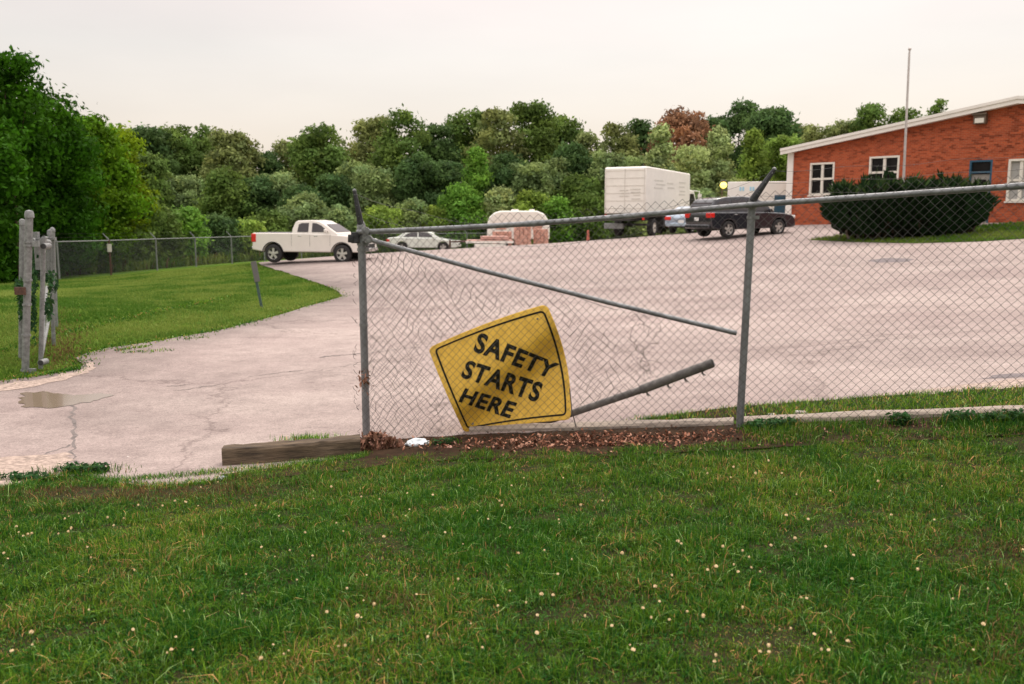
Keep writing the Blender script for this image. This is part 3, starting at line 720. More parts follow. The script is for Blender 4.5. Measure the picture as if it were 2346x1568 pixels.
# ------------------------------------------------------------------ timbers
def timber(name, pts, w, hgt, material, label, off=0, zoff=0):
    # pts: list of ground points of near top edge line
    root = None; n = 14; V = []; path = []
    tot = [pts[0].lerp(pts[1], k/n) for k in range(n+1)]
    d = (pts[1]-pts[0]); d.z = 0; d.normalize(); nn = Vector((-d.y, d.x, 0))
    for i, p in enumerate(tot):
        g = h(p.x, p.y)+zoff; j = lambda a=.004: random.gauss(0, a)
        b = .018
        for o, z in ((0, -.05), (j(), hgt-b), (b+j(), hgt+j()), (w-b+j(), hgt+j()), (w, hgt-b), (w, -.05)):
            e = .0
            V.append(p+nn*o+Vector((j(.002), 0, 0))+Vector((0, 0, g-p.z+z)))
    F = [tuple(range(6)), tuple(n*6+k for k in range(5, -1, -1))]
    for i in range(n): F += [(i*6+k, i*6+(k+1) % 6, (i+1)*6+(k+1) % 6, (i+1)*6+k) for k in range(6)]
    org = V[0].copy(); mb = MB(); mb.add([v-org for v in V], F)
    ang = math.atan2(d.y, d.x); Rm = Matrix.Rotation(-ang, 3, 'Z'); mb.v = [tuple(Rm@Vector(v)) for v in mb.v]
    o = mb.build(name, material, None, True); o.location = org; o.rotation_euler = (0, 0, ang); tag(o, label, 'timber', 'landscape timbers edging the lot'); return o
tl = G(509, 1072); tr_ = G(826, 1046)
timber('landscape_timber', [tl, tr_], .17, .15, M['timber'], 'short weathered wooden timber with cut end, left of the fence end post')
a = fp(f_s(1062), .135); b = fp(f_s(1688), .12)
timber('landscape_timber', [Vector((a.x, a.y, h(a.x, a.y))), Vector((b.x, b.y, h(b.x, b.y)))], .16, .055, M['curb'], 'long weathered edging timber under the yellow sign, between the fence posts')
a = fp(f_s(1700), .12); b = fp(f_s(2346)+1.6, .22)
timber('landscape_timber', [Vector((a.x, a.y, h(a.x, a.y))), Vector((b.x, b.y, h(b.x, b.y)))], .15, .06, M['curb'], 'weathered edging timber along the weeds, right of the leaning fence post')

# ------------------------------------------------------------------ grass blades
def noise2(xy, sc, seed):
    r = np.random.default_rng(seed); out = np.zeros(len(xy)); tot = 0
    for o in range(4):
        f = sc*2**o; a = .6**o
        for k in range(3):
            th = r.uniform(0, 6.28); ph = r.uniform(0, 6.28)
            out += a*np.sin((xy[:, 0]*math.cos(th)+xy[:, 1]*math.sin(th))*f+ph+1.7*np.sin((xy[:, 0]*math.sin(th)-xy[:, 1]*math.cos(th))*f*.6+ph*2)); tot += a
    return out/tot*1.8
def blades(name, xy, hgt, wid, col, lean=.5, zoff=0):
    n = len(xy); z = hv(xy)+zoff*np.clip(xy[:, 1]/18, .3, 1); a = rng.uniform(0, 2*math.pi, n); b = rng.uniform(0, 2*math.pi, n)
    base = np.c_[xy, z-.005]
    w = np.c_[np.cos(a), np.sin(a), np.zeros(n)]*wid[:, None]*.5
    ln = np.abs(rng.normal(0, lean, n))*hgt
    d = np.c_[np.cos(b), np.sin(b), np.zeros(n)]*ln[:, None]; up = np.array([0, 0, 1.])*hgt[:, None]
    mid = base+d*.35+up*.6; tip = base+d*1.15+up*np.maximum(.45, 1-.25*(ln/hgt)[:, None])
    V = np.stack([base-w, base+w, mid-w*.85, mid+w*.85, tip-w*.12, tip+w*.12], 1).reshape(-1, 3)
    i = np.arange(n)[:, None]*6
    F = np.concatenate([i+[0, 1, 3, 2], i+[2, 3, 5, 4]], 0)
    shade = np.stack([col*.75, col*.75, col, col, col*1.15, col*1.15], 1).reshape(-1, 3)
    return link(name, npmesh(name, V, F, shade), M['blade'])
def grasscol(xy, px, py, seed=3, brown=None):
    n = len(xy); a = noise2(xy, 1.1, seed); b = noise2(xy, 4.5, seed+1)
    g1 = np.array([.034, .118, .008]); g2_ = np.array([.150, .240, .020]); g3 = np.array([.014, .075, .012])
    t = np.clip(.45+.35*a+.25*b+rng.normal(0, .22, n), 0, 1)[:, None]
    c = g1*(1-t)+g2_*t
    m = rng.random(n) < .3; c[m] = g3*rng.uniform(.8, 1.3, (m.sum(), 1))
    dry = rng.random(n) < np.clip(.055+.10*b+.05*a, .01, .35)
    c[dry] = np.array([.50, .28, .11])*rng.uniform(.4, 1.3, (dry.sum(), 1))
    if brown is not None:
        m = rng.random(n) < brown; c[m] = np.array([.17, .105, .045])*rng.uniform(.5, 1.3, (m.sum(), 1))
    m = rng.random(n) < .05; c[m] = np.array([.28, .42, .14])
    return c*rng.uniform(.55, 1.55, (n, 1))
def blob(px, py, cx, cy, sx, sy): return np.exp(-((px-cx)/sx)**2-((py-cy)/sy)**2)
lawn_poly = [(-12, 1.0)]+[tuple(p) for p in (g2(-1300, 1196), g2(-420, 1168), g2(-150, 1146), g2(0, 1124), g2(60, 1114), g2(130, 1097), g2(200, 1095), g2(260, 1110), g2(330, 1118), g2(420, 1114), g2(500, 1104), g2(560, 1093), g2(830, 1060), g2(920, 1050), g2(1060, 1040), g2(1300, 1040), g2(1690, 1018), g2(1900, 1000), g2(2346, 980), g2(2800, 972), g2(3700, 950))]+[(12, 1.0)]
def sample(poly, n, dens=None, box=None):
    pa = np.array(poly); lo, hi = pa.min(0), pa.max(0); out = []; tot = 0
    while tot < n:
        q = rng.uniform(lo, hi, (n, 2)); q = q[inside_v(q, poly)]
        if dens is not None: q = q[rng.random(len(q)) < dens(q)]
        out.append(q); tot += len(q)
    return np.concatenate(out)[:n]
def inview(q, m=1.15): return (np.abs(q[:, 0]) < .59*m*q[:, 1]+1.9) & (q[:, 1] > 1.9)
xy = sample(lawn_poly, 560000, lambda q: np.where(inview(q), np.clip((3.2/np.maximum(q[:, 1], 2.4))**1.3, 0, 1), 0))
zt = hv(xy); px, py = to_px(np.c_[xy, zt])
brown = .85*blob(px, py, 230, 1128, 240, 26)+.5*blob(px, py, 480, 1120, 200, 25)+.55*blob(px, py, 2270, 1270, 120, 45)+.45*blob(px, py, 900, 1385, 90, 30)+.45*blob(px, py, 1370, 1375, 90, 30)+.35*blob(px, py, 2330, 1480, 120, 70)+.25*blob(px, py, 1750, 1110, 200, 30)
bare = np.clip(brown-.15, 0, .8)+np.clip(.35*noise2(xy, 9, 33)*-1-.06, 0, .32)
xy = xy[rng.random(len(xy)) > bare]; zt = hv(xy); px, py = to_px(np.c_[xy, zt])
brown = .85*blob(px, py, 230, 1128, 240, 26)+.5*blob(px, py, 480, 1120, 200, 25)+.5*blob(px, py, 2270, 1270, 120, 45)+.4*blob(px, py, 900, 1385, 90, 30)+.4*blob(px, py, 1370, 1375, 90, 30)+.3*blob(px, py, 2330, 1480, 120, 70)
cl = noise2(xy, 3.2, 21); cl2 = noise2(xy, 9, 33); hg = .040*np.clip(1+.45*cl+.62*cl2, .35, 2.5)*rng.uniform(.5, 1.4, len(xy))
long = rng.random(len(xy)) < .02; hg[long] *= 1.7
wd = rng.uniform(.0022, .0042, len(xy))*(1+.05*xy[:, 1])
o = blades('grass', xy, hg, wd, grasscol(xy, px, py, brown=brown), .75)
tag(o, 'green mown foreground lawn with dry blades mixed in', 'grass', kind='stuff')
ls, _ = sheet('lawn_soil', lawn_poly, .006, M['lawnsoil'], step=.2, jit=.02); tag(ls, kind='structure')
gxy = np.c_[XX.ravel(), YY.ravel()]; under = inside_v(gxy, lot_poly) | inside_v(gxy, [tuple(p) for p in lawn_poly])
gco = np.empty(len(gxy)*3, np.float32); ground.data.vertices.foreach_get('co', gco); gco[2::3] -= np.where(under, .06, 0); ground.data.vertices.foreach_set('co', gco); ground.data.update()
# clover leaves: trefoils in patches
q = sample(lawn_poly, 13000, lambda q: np.where(inview(q), np.clip(.5+noise2(q, 1.7, 77), 0, 1)*np.clip((3.2/np.maximum(q[:, 1], 2.4)), 0, 1), 0))
n = len(q); z = hv(q)+rng.uniform(.025, .05, n); rad = rng.uniform(.006, .0095, n); a0 = rng.uniform(0, 6.28, n); tl = rng.normal(0, .25, (n, 2))
Vs = []
for k in range(3):
    a = a0+k*2.09
    for da, rr_ in ((0, .0), (-.62, .85), (0, 1.15), (.62, .85)):
        dx = np.cos(a+da)*rad*rr_; dy = np.sin(a+da)*rad*rr_; Vs.append(np.c_[q[:, 0]+dx, q[:, 1]+dy, z+dx*tl[:, 0]+dy*tl[:, 1]+rr_*rad*.15])
V = np.stack(Vs, 1).reshape(-1, 3); F = np.arange(12*n).reshape(-1, 4)
col = np.array([.030, .095, .012])*rng.uniform(.6, 1.4, (n, 1))
o = link('clover_leaves', npmesh('clover_leaves', V, F, np.repeat(col, 12, 0)), M['blade']); tag(o, 'small dark green clover leaves spread through the foreground lawn', 'clover', kind='stuff')
# field lawn on the left
field_poly = [tuple(p) for p in (field_edge[::-1]+[XD(560, 43), XD(420, 43), XD(250, 43), XD(-100, 42), (-34, 30), (-26, 14)])]
q = sample(field_poly, 170000, lambda q: np.where((q[:, 0] > -.75*q[:, 1]-3) & (q[:, 1] > 9), np.clip((12/q[:, 1])**1.2, 0, 1), 0))
px, py = to_px(np.c_[q, hv(q)])
def fcol(q, px, py, br):
    n = len(q); a = noise2(q, .5, 5); b = noise2(q, 2.0, 6); t = np.clip(.5+.75*a+.5*b+rng.normal(0, .2, n), 0, 1)[:, None]
    c = np.array([.070, .155, .018])*(1-t)+np.array([.215, .275, .055])*t
    m = rng.random(n) < br; c[m] = np.array([.20, .13, .055])*rng.uniform(.5, 1.2, (m.sum(), 1)); return c
br = .9*blob(px, py, 140, 800, 45, 45)
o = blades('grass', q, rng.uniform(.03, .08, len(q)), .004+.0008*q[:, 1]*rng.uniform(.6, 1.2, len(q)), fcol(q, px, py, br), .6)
tag(o, 'bright green mown lawn beyond the driveway, behind the gate post', 'grass', kind='stuff')
# grass strip behind the right timber
strip = [g2(1455, 972), g2(1480, 964), g2(1600, 946), g2(1700, 935), g2(1900, 921), g2(2100, 906), g2(2346, 890), g2(2700, 870), g2(3500, 835), g2(3500, 915), g2(2700, 938), g2(2346, 944), g2(1700, 962)]
q = sample(strip, 26000, lambda q: np.clip(.55+.5*noise2(q, 3, 9), .15, 1)); px, py = to_px(np.c_[q, hv(q)])
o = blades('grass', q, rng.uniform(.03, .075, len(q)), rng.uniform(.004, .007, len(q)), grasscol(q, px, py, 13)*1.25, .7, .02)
tag(o, 'narrow grass verge between the right edging timber and the asphalt', 'grass', kind='stuff')
sv, _ = sheet('verge', strip, .034, M['soil'], step=.1, jit=.02); tag(sv, kind='structure')
for j in range(14):     # weeds creeping along edges of the driveway
    pass
def tuft(name, pos, spread, n, hgt, wid, label, cat='weed', colm=1, broad=0, group=None, flatx=1):
    q = np.c_[rng.normal(pos[0], spread*flatx, n), rng.normal(pos[1], spread*.5, n)]
    px, py = to_px(np.c_[q, hv(q)]); c = grasscol(q, px, py, 17)*colm
    rt = empty(name, tuple(pos), 0, label, cat, group); o = blades('foliage', q, rng.uniform(.4, 1.1, n)*hgt, np.full(n, wid)*rng.uniform(.6, 1.3, n), c, .45, .03)
    o.parent = rt; bpy.context.view_layer.update(); o.matrix_parent_inverse = rt.matrix_world.inverted()
    if broad:
        m = broad; a = rng.uniform(0, 6.28, m); rr_ = rng.random(m)**.5
        p3 = np.c_[pos[0]+np.cos(a)*rr_*spread*1.3*flatx, pos[1]+np.sin(a)*rr_*spread*.6, np.zeros(m)]; p3[:, 2] = hv(p3[:, :2])+rng.uniform(.02, hgt*.9, m)
        leafscatter('broad_leaves', p3, .022, [(.035, .10, .03), (.05, .13, .04), (.03, .075, .025)], M['blade'], rt, .5)
    return o
tuft('grass_tuft', G(705, 1012), .13, 500, .07, .005, 'small bright green grass tuft just behind the short wooden timber', 'grass tuft', 1.5, flatx=1.1)
tuft('grass_tuft', G(1510, 962), .14, 350, .045, .005, 'thin grass tuft at the asphalt edge, right of the fallen pipe', 'grass tuft', 1.4, flatx=1.3)
tuft('weed_clump', G(1770, 985), .16, 350, .09, .006, 'leafy weed clump growing at the foot of the right fence post', colm=1, broad=420)
tuft('weed_clump', G(2060, 978), .08, 120, .12, .006, 'small upright weed over the right timber, below the juniper hedge', colm=.8, broad=120)
tuft('weed_clump', G(2190, 975), .10, 160, .12, .006, 'upright grassy weed over the right timber, second from the photo edge', colm=.8, broad=140)
tuft('weed_clump', G(2300, 975), .14, 260, .13, .006, 'dark weed clump over the right timber at the photo edge', colm=.7, broad=260)
tuft('weed_clump', G(190, 1085), .17, 420, .08, .005, 'low green weed clump at the driveway crack, lower left corner', colm=.9, broad=300)
tuft('weed_clump', G(60, 1102), .15, 200, .06, .005, 'low sparse weed at the gravel edge, beside the lower left driveway', colm=.9, broad=160)
tuft('weed_clump', G(1020, 1022), .08, 60, .08, .005, 'small broad-leaved weed among dead leaves, left of the yellow sign', colm=1, broad=60)
tuft('weed_clump', G(690, 1052), .07, 90, .06, .005, 'small weed growing against the face of the short timber', colm=.8, broad=60)
wb = [g2(1705, 985), g2(1950, 972), g2(2346, 960), g2(2750, 955), g2(3500, 932), g2(3500, 975), g2(2750, 1000), g2(2346, 998), g2(1950, 1016), g2(1700, 1030)]
q = sample(wb, 11000, lambda q: np.clip(.35+.8*noise2(q, 3.3, 51), .03, 1)); px, py = to_px(np.c_[q, hv(q)])
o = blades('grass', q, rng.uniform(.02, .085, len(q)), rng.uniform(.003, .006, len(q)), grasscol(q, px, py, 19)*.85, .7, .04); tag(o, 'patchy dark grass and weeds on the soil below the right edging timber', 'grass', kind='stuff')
q = sample(wb, 1100); o = leafscatter('leaf_litter', np.c_[q, hv(q)+.02], .014, BROWNS, M['deadleaf'], None, .5); tag(o, 'thin brown leaf litter on the soil below the right edging timber', 'leaf litter', kind='stuff')
# grass creeping over driveway edge
pts = []
for pa_, pb_, n_b in (((260, 808), (350, 796), 160), ((280, 812), (400, 806), 90), ((420, 782), (480, 776), 60), ((60, 868), (185, 848), 400)):
    for _ in range(n_b):
        t = random.random(); g_ = G(pa_[0]+(pb_[0]-pa_[0])*t, pa_[1]+(pb_[1]-pa_[1])*t+random.gauss(0, 1.5)); pts.append((g_.x, g_.y))
ne = densify(near_edge[1:13], .02)[:-1]
for _ in range(9000):
    e_ = ne[int(random.random()*len(ne)*.86)]; k_ = random.gauss(-.05, .07); pts.append((e_[0]+random.gauss(0, .02), e_[1]+k_))
fe_ = densify(field_edge[3:-1], .05)
for _ in range(5000):
    e_ = fe_[int(random.random()*len(fe_)*.8)]; pts.append((e_[0]+random.gauss(0, .10), e_[1]+random.gauss(0, .16)))
q = np.array(pts); q = q[q[:, 1] < 26]; px, py = to_px(np.c_[q, hv(q)])
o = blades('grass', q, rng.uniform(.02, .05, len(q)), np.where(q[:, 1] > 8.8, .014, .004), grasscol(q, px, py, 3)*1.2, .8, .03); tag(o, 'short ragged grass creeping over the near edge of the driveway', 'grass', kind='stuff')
# clover flowers
fl = [(40,1224),(45,1238),(55,1247),(66,1243),(75,1241),(150,1206),(182,1193),(136,1242),(165,1228),(158,1237),(248,1203),(285,1205),(262,1222),(318,1173),(374,1175),(402,1163),(425,1165),(461,1130),(428,1166),(500,1118),(586,1175),(555,1083),(600,1275),(1188,1290),(75,1478),(405,1490),(395,1520),(750,1430),(858,1412),(820,1440),(955,1388),(1050,1352),(1168,1380),(1240,1388),(1205,1408),(1105,1515),(792,1510),(1200,1110),(1172,1128),(1145,1165),(1150,1176),(992,1150),(1052,1128),(1140,1104),(1280,1210),(1247,1283),(1310,1305),(1380,1165),(1425,1290),(1330,1175),(1680,1085),(1730,1100),(1760,1070),(1790,1100),(1620,1100),(1600,1140),(1655,1275),(1552,1262),(1560,1268),(1680,1318),(1690,1335),(1720,1325),(1740,1335),(1715,1300),(1765,1272),(1800,1200),(1820,1255),(1850,1210),(1700,1285),(1950,1352),(1620,1330),(1640,1322),(1890,1275),(2010,1120),(2040,1200),(1940,1500),(1880,1520),(1760,1525),(1810,1470),(1500,1370),(1510,1405),(1340,1440),(1290,1110),(700,1240),(640,1200),(565,1340),(210,1300),(310,1330),(880,1250),(930,1200),(870,1160),(760,1130),(1020,1240),(2100,1330),(2180,1400),(2250,1460),(1610,1440),(1700,1420),(1230,1480),(980,1490),(600,1540),(1450,1520)]
_e = random.Random(5); fl += [(_e.uniform(-60, 2400), 1090+460*_e.random()**1.1) for _ in range(85)]
def clover_mesh():
    mb = MB(); mb2 = MB(); r0 = .0085
    for k in range(46):
        z = 1-1.65*(k+.5)/46; a = k*2.4; s = math.sqrt(max(0, 1-z*z)); d = Vector((s*math.cos(a), s*math.sin(a), z)); c = d*r0*.45; t = d*r0*1.15+Vector((0, 0, .001)); side = d.orthogonal().normalized()*.0018
        mb.add([c-side, c+side, t+side*.6, t-side*.6], [(0, 1, 2, 3)])
    mb.lathe([(0, r0*.8), (r0*.55, r0*.55), (r0*.75, 0), (r0*.5, -r0*.55), (0, -r0*.7)], (0, 0, 0), 'z', 8)
    mb2.tube([(0.004, 0, -.075), (0.003, 0, -.04), (0, 0, -.004)], .0009, 4)
    return mb, mb2
mb, mb2 = clover_mesh(); c_root = None
for i, (x, y) in enumerate(fl):
    g_ = G(x, y+6); s = random.uniform(.5, .95)*(.75 if i > 105 else 1)
    if c_root is None:
        c_root = mb.build('clover_flower', M['clover']); st = mb2.build('stem', M['cloverstem'], c_root); o = c_root
        tag(o, 'small creamy white clover blossom standing in the mown foreground lawn', 'flower', 'clover blossoms in the lawn')
    else:
        o = c_root.copy(); C.objects.link(o); s2 = st.copy(); C.objects.link(s2); s2.parent = o
    o.location = g_+Vector((0, 0, .062)); o.scale = (s,)*3; o.rotation_euler = (random.gauss(0, .25), random.gauss(0, .25), random.uniform(0, 6))

# ------------------------------------------------------------------ dead leaves and stones
def in_px_poly(n, f):
    out = []
    for _ in range(n):
        x, y = f(); g_ = G(x, y); out.append((g_.x, g_.y, g_.z+.02+random.uniform(0, .02)))
    return np.array(out)
red = [(.22, .085, .045), (.36, .16, .10), (.10, .040, .022), (.46, .25, .17), (.06, .028, .016), (.13, .055, .03), (.07, .03, .018)]
pts = in_px_poly(1900, lambda: ((lambda x: (x, 1020+(1060-x)*.026+random.choice((random.uniform(-10, 16), random.gauss(6, 13))) if x > 1060 else 1022+random.uniform(-14, 16)))(random.triangular(880, 1760, 1350))))
o = leafscatter('leaf_litter', pts, .017, red, M['deadleaf'], None, .55); tag(o, 'reddish brown dead leaf litter along the base of the fence', 'leaf litter', kind='stuff')
pts = []
for _ in range(900):
    a = random.uniform(0, 6.28); r_ = random.random()**.5; g_ = G(862, 1030); pts.append((g_.x+math.cos(a)*r_*.22+random.gauss(0, .03), g_.y+math.sin(a)*r_*.12, g_.z+.02+.13*(1-r_*r_)*random.random()))
o = leafscatter('leaf_pile', pts, .026, BROWNS, M['deadleaf'], None, .9); tag(o, 'heap of curled brown dead leaves around the fence end post base', 'leaf pile', kind='stuff')
def rock(name, pos, s, label, material=None, cat='stone'):
    bm = bmesh.new(); bmesh.ops.create_icosphere(bm, subdivisions=3, radius=1)
    sd_ = random.random()*10
    from mathutils import noise as mn
    for v in bm.verts:
        k = 1+.35*mn.noise(v.co*1.3+Vector((sd_, 0, 0)))+.12*mn.noise(v.co*4+Vector((0, sd_, 0))); v.co = Vector((v.co.x*s[0], v.co.y*s[1], v.co.z*s[2]))*k
    me = bpy.data.meshes.new(name); bm.to_mesh(me); bm.free()
    o = link(name, me, material or M['stone']); o.location = pos+Vector((0, 0, s[2]*.55)); o.rotation_euler = (0, 0, random.uniform(-.4, .4)); return tag(o, label, cat)
rock('stone', G(1836, 952), (.06, .035, .03), 'pale angular stone in the verge, right of the leaning fence post')
rock('stone', G(1768, 954), (.035, .03, .018), 'smaller pale stone in the verge, close beside the right fence post')
rock('stone', G(548, 1082), (.022, .018, .016), 'small tan pebble at the foot of the short timber')
rock('stone', G(293, 1050), (.018, .014, .011), 'little brown pebble on the driveway, lower left')
rock('stone', G(1030, 1030), (.03, .02, .02), 'brown clod among leaves left of the yellow sign', M['brickpile'])
def crumple(name, pos, s, label, col):
    bm = bmesh.new(); bmesh.ops.create_icosphere(bm, subdivisions=3, radius=1)
    for v in bm.verts: v.co = Vector((v.co.x*s[0], v.co.y*s[1], v.co.z*s[2]))*random.uniform(.7, 1.15)
    me = bpy.data.meshes.new(name); bm.to_mesh(me); bm.free(); o = link(name, me, col); o.location = pos+Vector((0, 0, s[2]*.5)); return tag(o, label, 'litter')
M['litter'] = mat('pale_plastic_litter', (.62, .66, .68), .4)
crumple('plastic_bag', G(958, 1024), (.11, .07, .05), 'crumpled white plastic bag among leaves, beside the fence end post', M['litter'])
crumple('paper_scrap', G(512, 1100), (.045, .03, .02), 'crumpled pale paper scrap in the grass below the short timber', M['litter'])

# ------------------------------------------------------------------ gate on the left
gp = P(57, 855, 11.4)
gpo = empty('gate_post', gp, 0, 'thick galvanised gate post in front of the open gate, left of the driveway', 'gate post')
t_ = P(67, 490, 11.35); b_ = Vector((gp.x, gp.y, h(gp.x, gp.y)-.05))
mb = MB().tube([b_, b_.lerp(t_, .5), t_], .046, 16); mb.build('post', M['galv_pale'], gpo, True, inv=True)
MB().lathe([(0, .05), (.045, .035), (.057, 0), (.057, -.05), (.050, -.055)], t_, 'z', 16).build('post_cap', M['galv_pale'], gpo, True, inv=True)
for f_ in (.17, .19, .4, .55, .74, .96):
    q = t_.lerp(b_, f_); MB().lathe([(.049, -.014), (.057, -.014), (.057, .014), (.049, .014)], q, 'z', 16).build('hinge_band', M['galv_pale'], gpo, True, inv=True)
for f_ in (.18, .965): q = t_.lerp(b_, f_); MB().box(q+Vector((.09, 0, 0)), (.1, .04, .07)).build('hinge_bracket', M['galv_pale'], gpo, inv=True)
MB().box(P(46, 667, 11.3), (.14, .03, .1)).build('latch_plate', M['rust'], gpo, bevel=.004, inv=True)
g2p = P(48, 830, 12.3); gq = empty('gate_post', g2p, 0, 'shorter galvanised gate post standing just behind the thick one', 'gate post')
t2 = P(51, 508, 12.3); b2_ = Vector((g2p.x, g2p.y, h(g2p.x, g2p.y)-.05)); MB().tube([b2_, t2], .036, 14).build('post', M['galv_pale'], gq, True, inv=True)
MB().lathe([(0, .04), (.03, .03), (.041, 0), (.041, -.05), (.036, -.055)], t2, 'z', 14).build('post_cap', M['galv_pale'], gq, True, inv=True)
# the opened gate leaf, seen almost end on
gl = empty('chain_link_gate', G(95, 850), 0, 'open chain link gate leaf swung back along the grass, overgrown with vine', 'gate')
nb, ntp = P(93, 845, 11.6), P(100, 545, 11.6); fb, ftp = P(119, 705, 17.5), P(118, 548, 17.5)
fr = MB().tube([nb, ntp], .03, 12); fr.tube([fb, ftp], .03, 12); fr.tube([ntp, ftp], .026, 12); fr.tube([nb+Vector((0, 0, .08)), fb+Vector((0, 0, .05))], .026, 12)
fr.tube([nb.lerp(ntp, .02), ntp.lerp(ftp, .45)+(nb-ntp)*.45], .022, 10); fr.build('gate_frame', M['galv_pale'], gl, True, inv=True)
def meshsheet(name, pts_bot, pts_top, material, parent):
    V = []; F = []; uv = []; d = 0
    for i, (a, b) in enumerate(zip(pts_bot, pts_top)):
        if i: d += (Vector(a)-Vector(pts_bot[i-1])).length
        V += [tuple(a), tuple(b)]; uv += [(d, 0), (d, (Vector(b)-Vector(a)).length)]
    F = [(2*i, 2*i+2, 2*i+3, 2*i+1) for i in range(len(pts_bot)-1)]
    me = bpy.data.meshes.new(name); me.from_pydata(V, [], F); l = me.uv_layers.new(name='UVMap')
    for lp in me.loops: l.data[lp.index].uv = uv[lp.vertex_index]
    return link(name, me, material, parent, True)
meshsheet('wire_mesh', [nb, fb], [ntp, ftp], M['gate_mesh'], gl)
for p_ in (P(99, 565, 11.4), P(93, 832, 11.4)):
    MB().tube([p_+Vector((0, .14, 0)), p_], .042, 12).build('frame_fitting', M['galv_pale'], gl, True, inv=True)
for p_ in (P(99, 565, 11.395), P(93, 832, 11.395)): MB().tube([p_, p_+Vector((0, -.004, 0))], .034, 12).build('open_pipe_end', M['trimblack'], gl, inv=True)
tb = MB().tube([P(72, 552, 11.5), P(112, 556, 11.9)], .04, 12); tb.box(P(90, 552, 11.6), (.14, .1, .07)); tb.box(P(86, 575, 11.7), (.06, .06, .5)); tb.build('roller_carriage', M['galv_pale'], gl, True, inv=True)
for i, (a, b, D, r_) in enumerate(((( 113, 532), (116, 780), 13.6, .03), ((120, 526), (124, 712), 15.5, .04))):
    t1 = P(*a, D); g_ = P(b[0], 700, D); bb = Vector((g_.x, g_.y, h(g_.x, g_.y)-.05)); r0 = empty('gate_post', bb, 0, ('slim galvanised post behind the gate fittings, nearer of the two', 'taller slim galvanised post at the far side of the gate')[i], 'gate post')
    MB().tube([bb, t1], r_, 12).build('post', M['galv_pale'], r0, True, inv=True)
    MB().lathe([(0, .04), (.028, .03), (r_*1.15, 0), (r_*1.15, -.04), (r_, -.045)], t1, 'z', 12).build('post_cap', M['galv_pale'], r0, True, inv=True)
# folded roll of mesh tied to gate
mb = MB(); 
for k in range(9):
    x = 108+k*2; mb.tube([P(x, 545+random.uniform(-2, 2), 13), P(x+random.uniform(-1, 1), 622+random.uniform(-4, 4), 13)], .006, 4)
mb.box(P(116, 547, 13), (.15, .05, .04)); mb.build('folded_mesh', M['galv_pale'], gl, inv=True)
pts = []
for cx, cy, sx, sy, n_, D in ((115, 640, 11, 11, 80, 12.8), (122, 655, 9, 9, 40, 12.8), (50, 690, 8, 30, 150, 12.0), (45, 655, 8, 10, 60, 12), (80, 600, 6, 40, 110, 12), (78, 700, 5, 60, 130, 12.2), (112, 700, 8, 30, 100, 13)):
    for _ in range(n_): pts.append(P(random.gauss(cx, sx*.6), random.gauss(cy, sy*.6), D+random.gauss(0, .15)))
vn = leafscatter('gate_vine', np.array(pts), .035, [(.02, .055, .02), (.03, .08, .03), (.045, .10, .03)], M['leaf'], None, .9); tag(vn, 'dark green climbing vine hanging on the open gate and posts', 'vine')
# small leaning marker post in the field
mk = G(600, 706); mr_ = empty('marker_post', mk, 0, 'thin leaning green post with narrow grey plate on the field lawn', 'post')
tp = P(579, 600, 20.0); d_ = (tp-mk); mb = MB()
mb.prism([(-.03, 0), (-.03, -.02), (.03, -.02), (.03, 0), (.02, 0), (.02, -.012), (-.02, -.012), (-.02, 0)], -.1, d_.length, 'z')
Q = Vector((0, 0, 1)).rotation_difference(d_.normalized()); mb.v = [tuple(Q@Vector(v)+mk) for v in mb.v]; mb.build('channel_post', M['greenpost'], mr_, inv=True)
mb = MB(); mb.box((.025, -.03, d_.length*.78), (.13, .012, d_.length*.44)); mb.v = [tuple(Q@Vector(v)+mk) for v in mb.v]; mb.build('marker_plate', M['greypost'], mr_, bevel=.004, inv=True)

# ------------------------------------------------------------------ far fence
ff = [(60, 40.5), (130, 42), (250, 46), (357, 51), (447, 55.5), (530, 60), (605, 64), (690, 68), (770, 71), (850, 73), (925, 74.5), (1000, 76), (1070, 77), (1140, 78), (1200, 78.5), (1258, 79), (1320, 79.5), (1390, 80)]
fpts = [on(*p) for p in ff]
fr_ = empty('chain_link_fence', fpts[0], 0, 'long low chain link fence in front of the wood, beyond the field and lot', 'fence')
MB().tube([p+Vector((0, 0, 1.83)) for p in fpts], .03, 8).build('top_rail', M['galv_pale'], fr_, True, inv=True)
meshsheet('wire_mesh', [p+Vector((0, 0, .02)) for p in fpts], [p+Vector((0, 0, 1.83)) for p in fpts], M['fence_mesh'], fr_)
for i, p in enumerate(fpts):
    rust = i == 2; m_ = M['rust'] if rust else M['galv_pale']
    po = MB().tube([p-Vector((0, 0, .2)), p+Vector((0, 0, 1.88))], .05, 8).build('post', m_, fr_, True, inv=True)
    if rust: po['label'] = 'rusty brown fence post with pale tag'
    a0 = p+Vector((0, 0, 1.86)); MB().tube([a0, a0+Vector((-.3, 0, .34))], .035, 6, r2=.02).build('barb_arm', M['galv_pale'], po, True, inv=True)
    if rust: MB().box(p+Vector((.04, -.09, 1.45)), (.22, .02, .42)).build('tag', M['winframe'], po, inv=True)
for k in range(2):
    f_ = (.5, 1)[k]; MB().tube([p+Vector((-.3*f_, 0, 1.86+.34*f_)) for p in fpts], .006, 3, False).build('barbed_wire', M['wire'], fr_, inv=True)

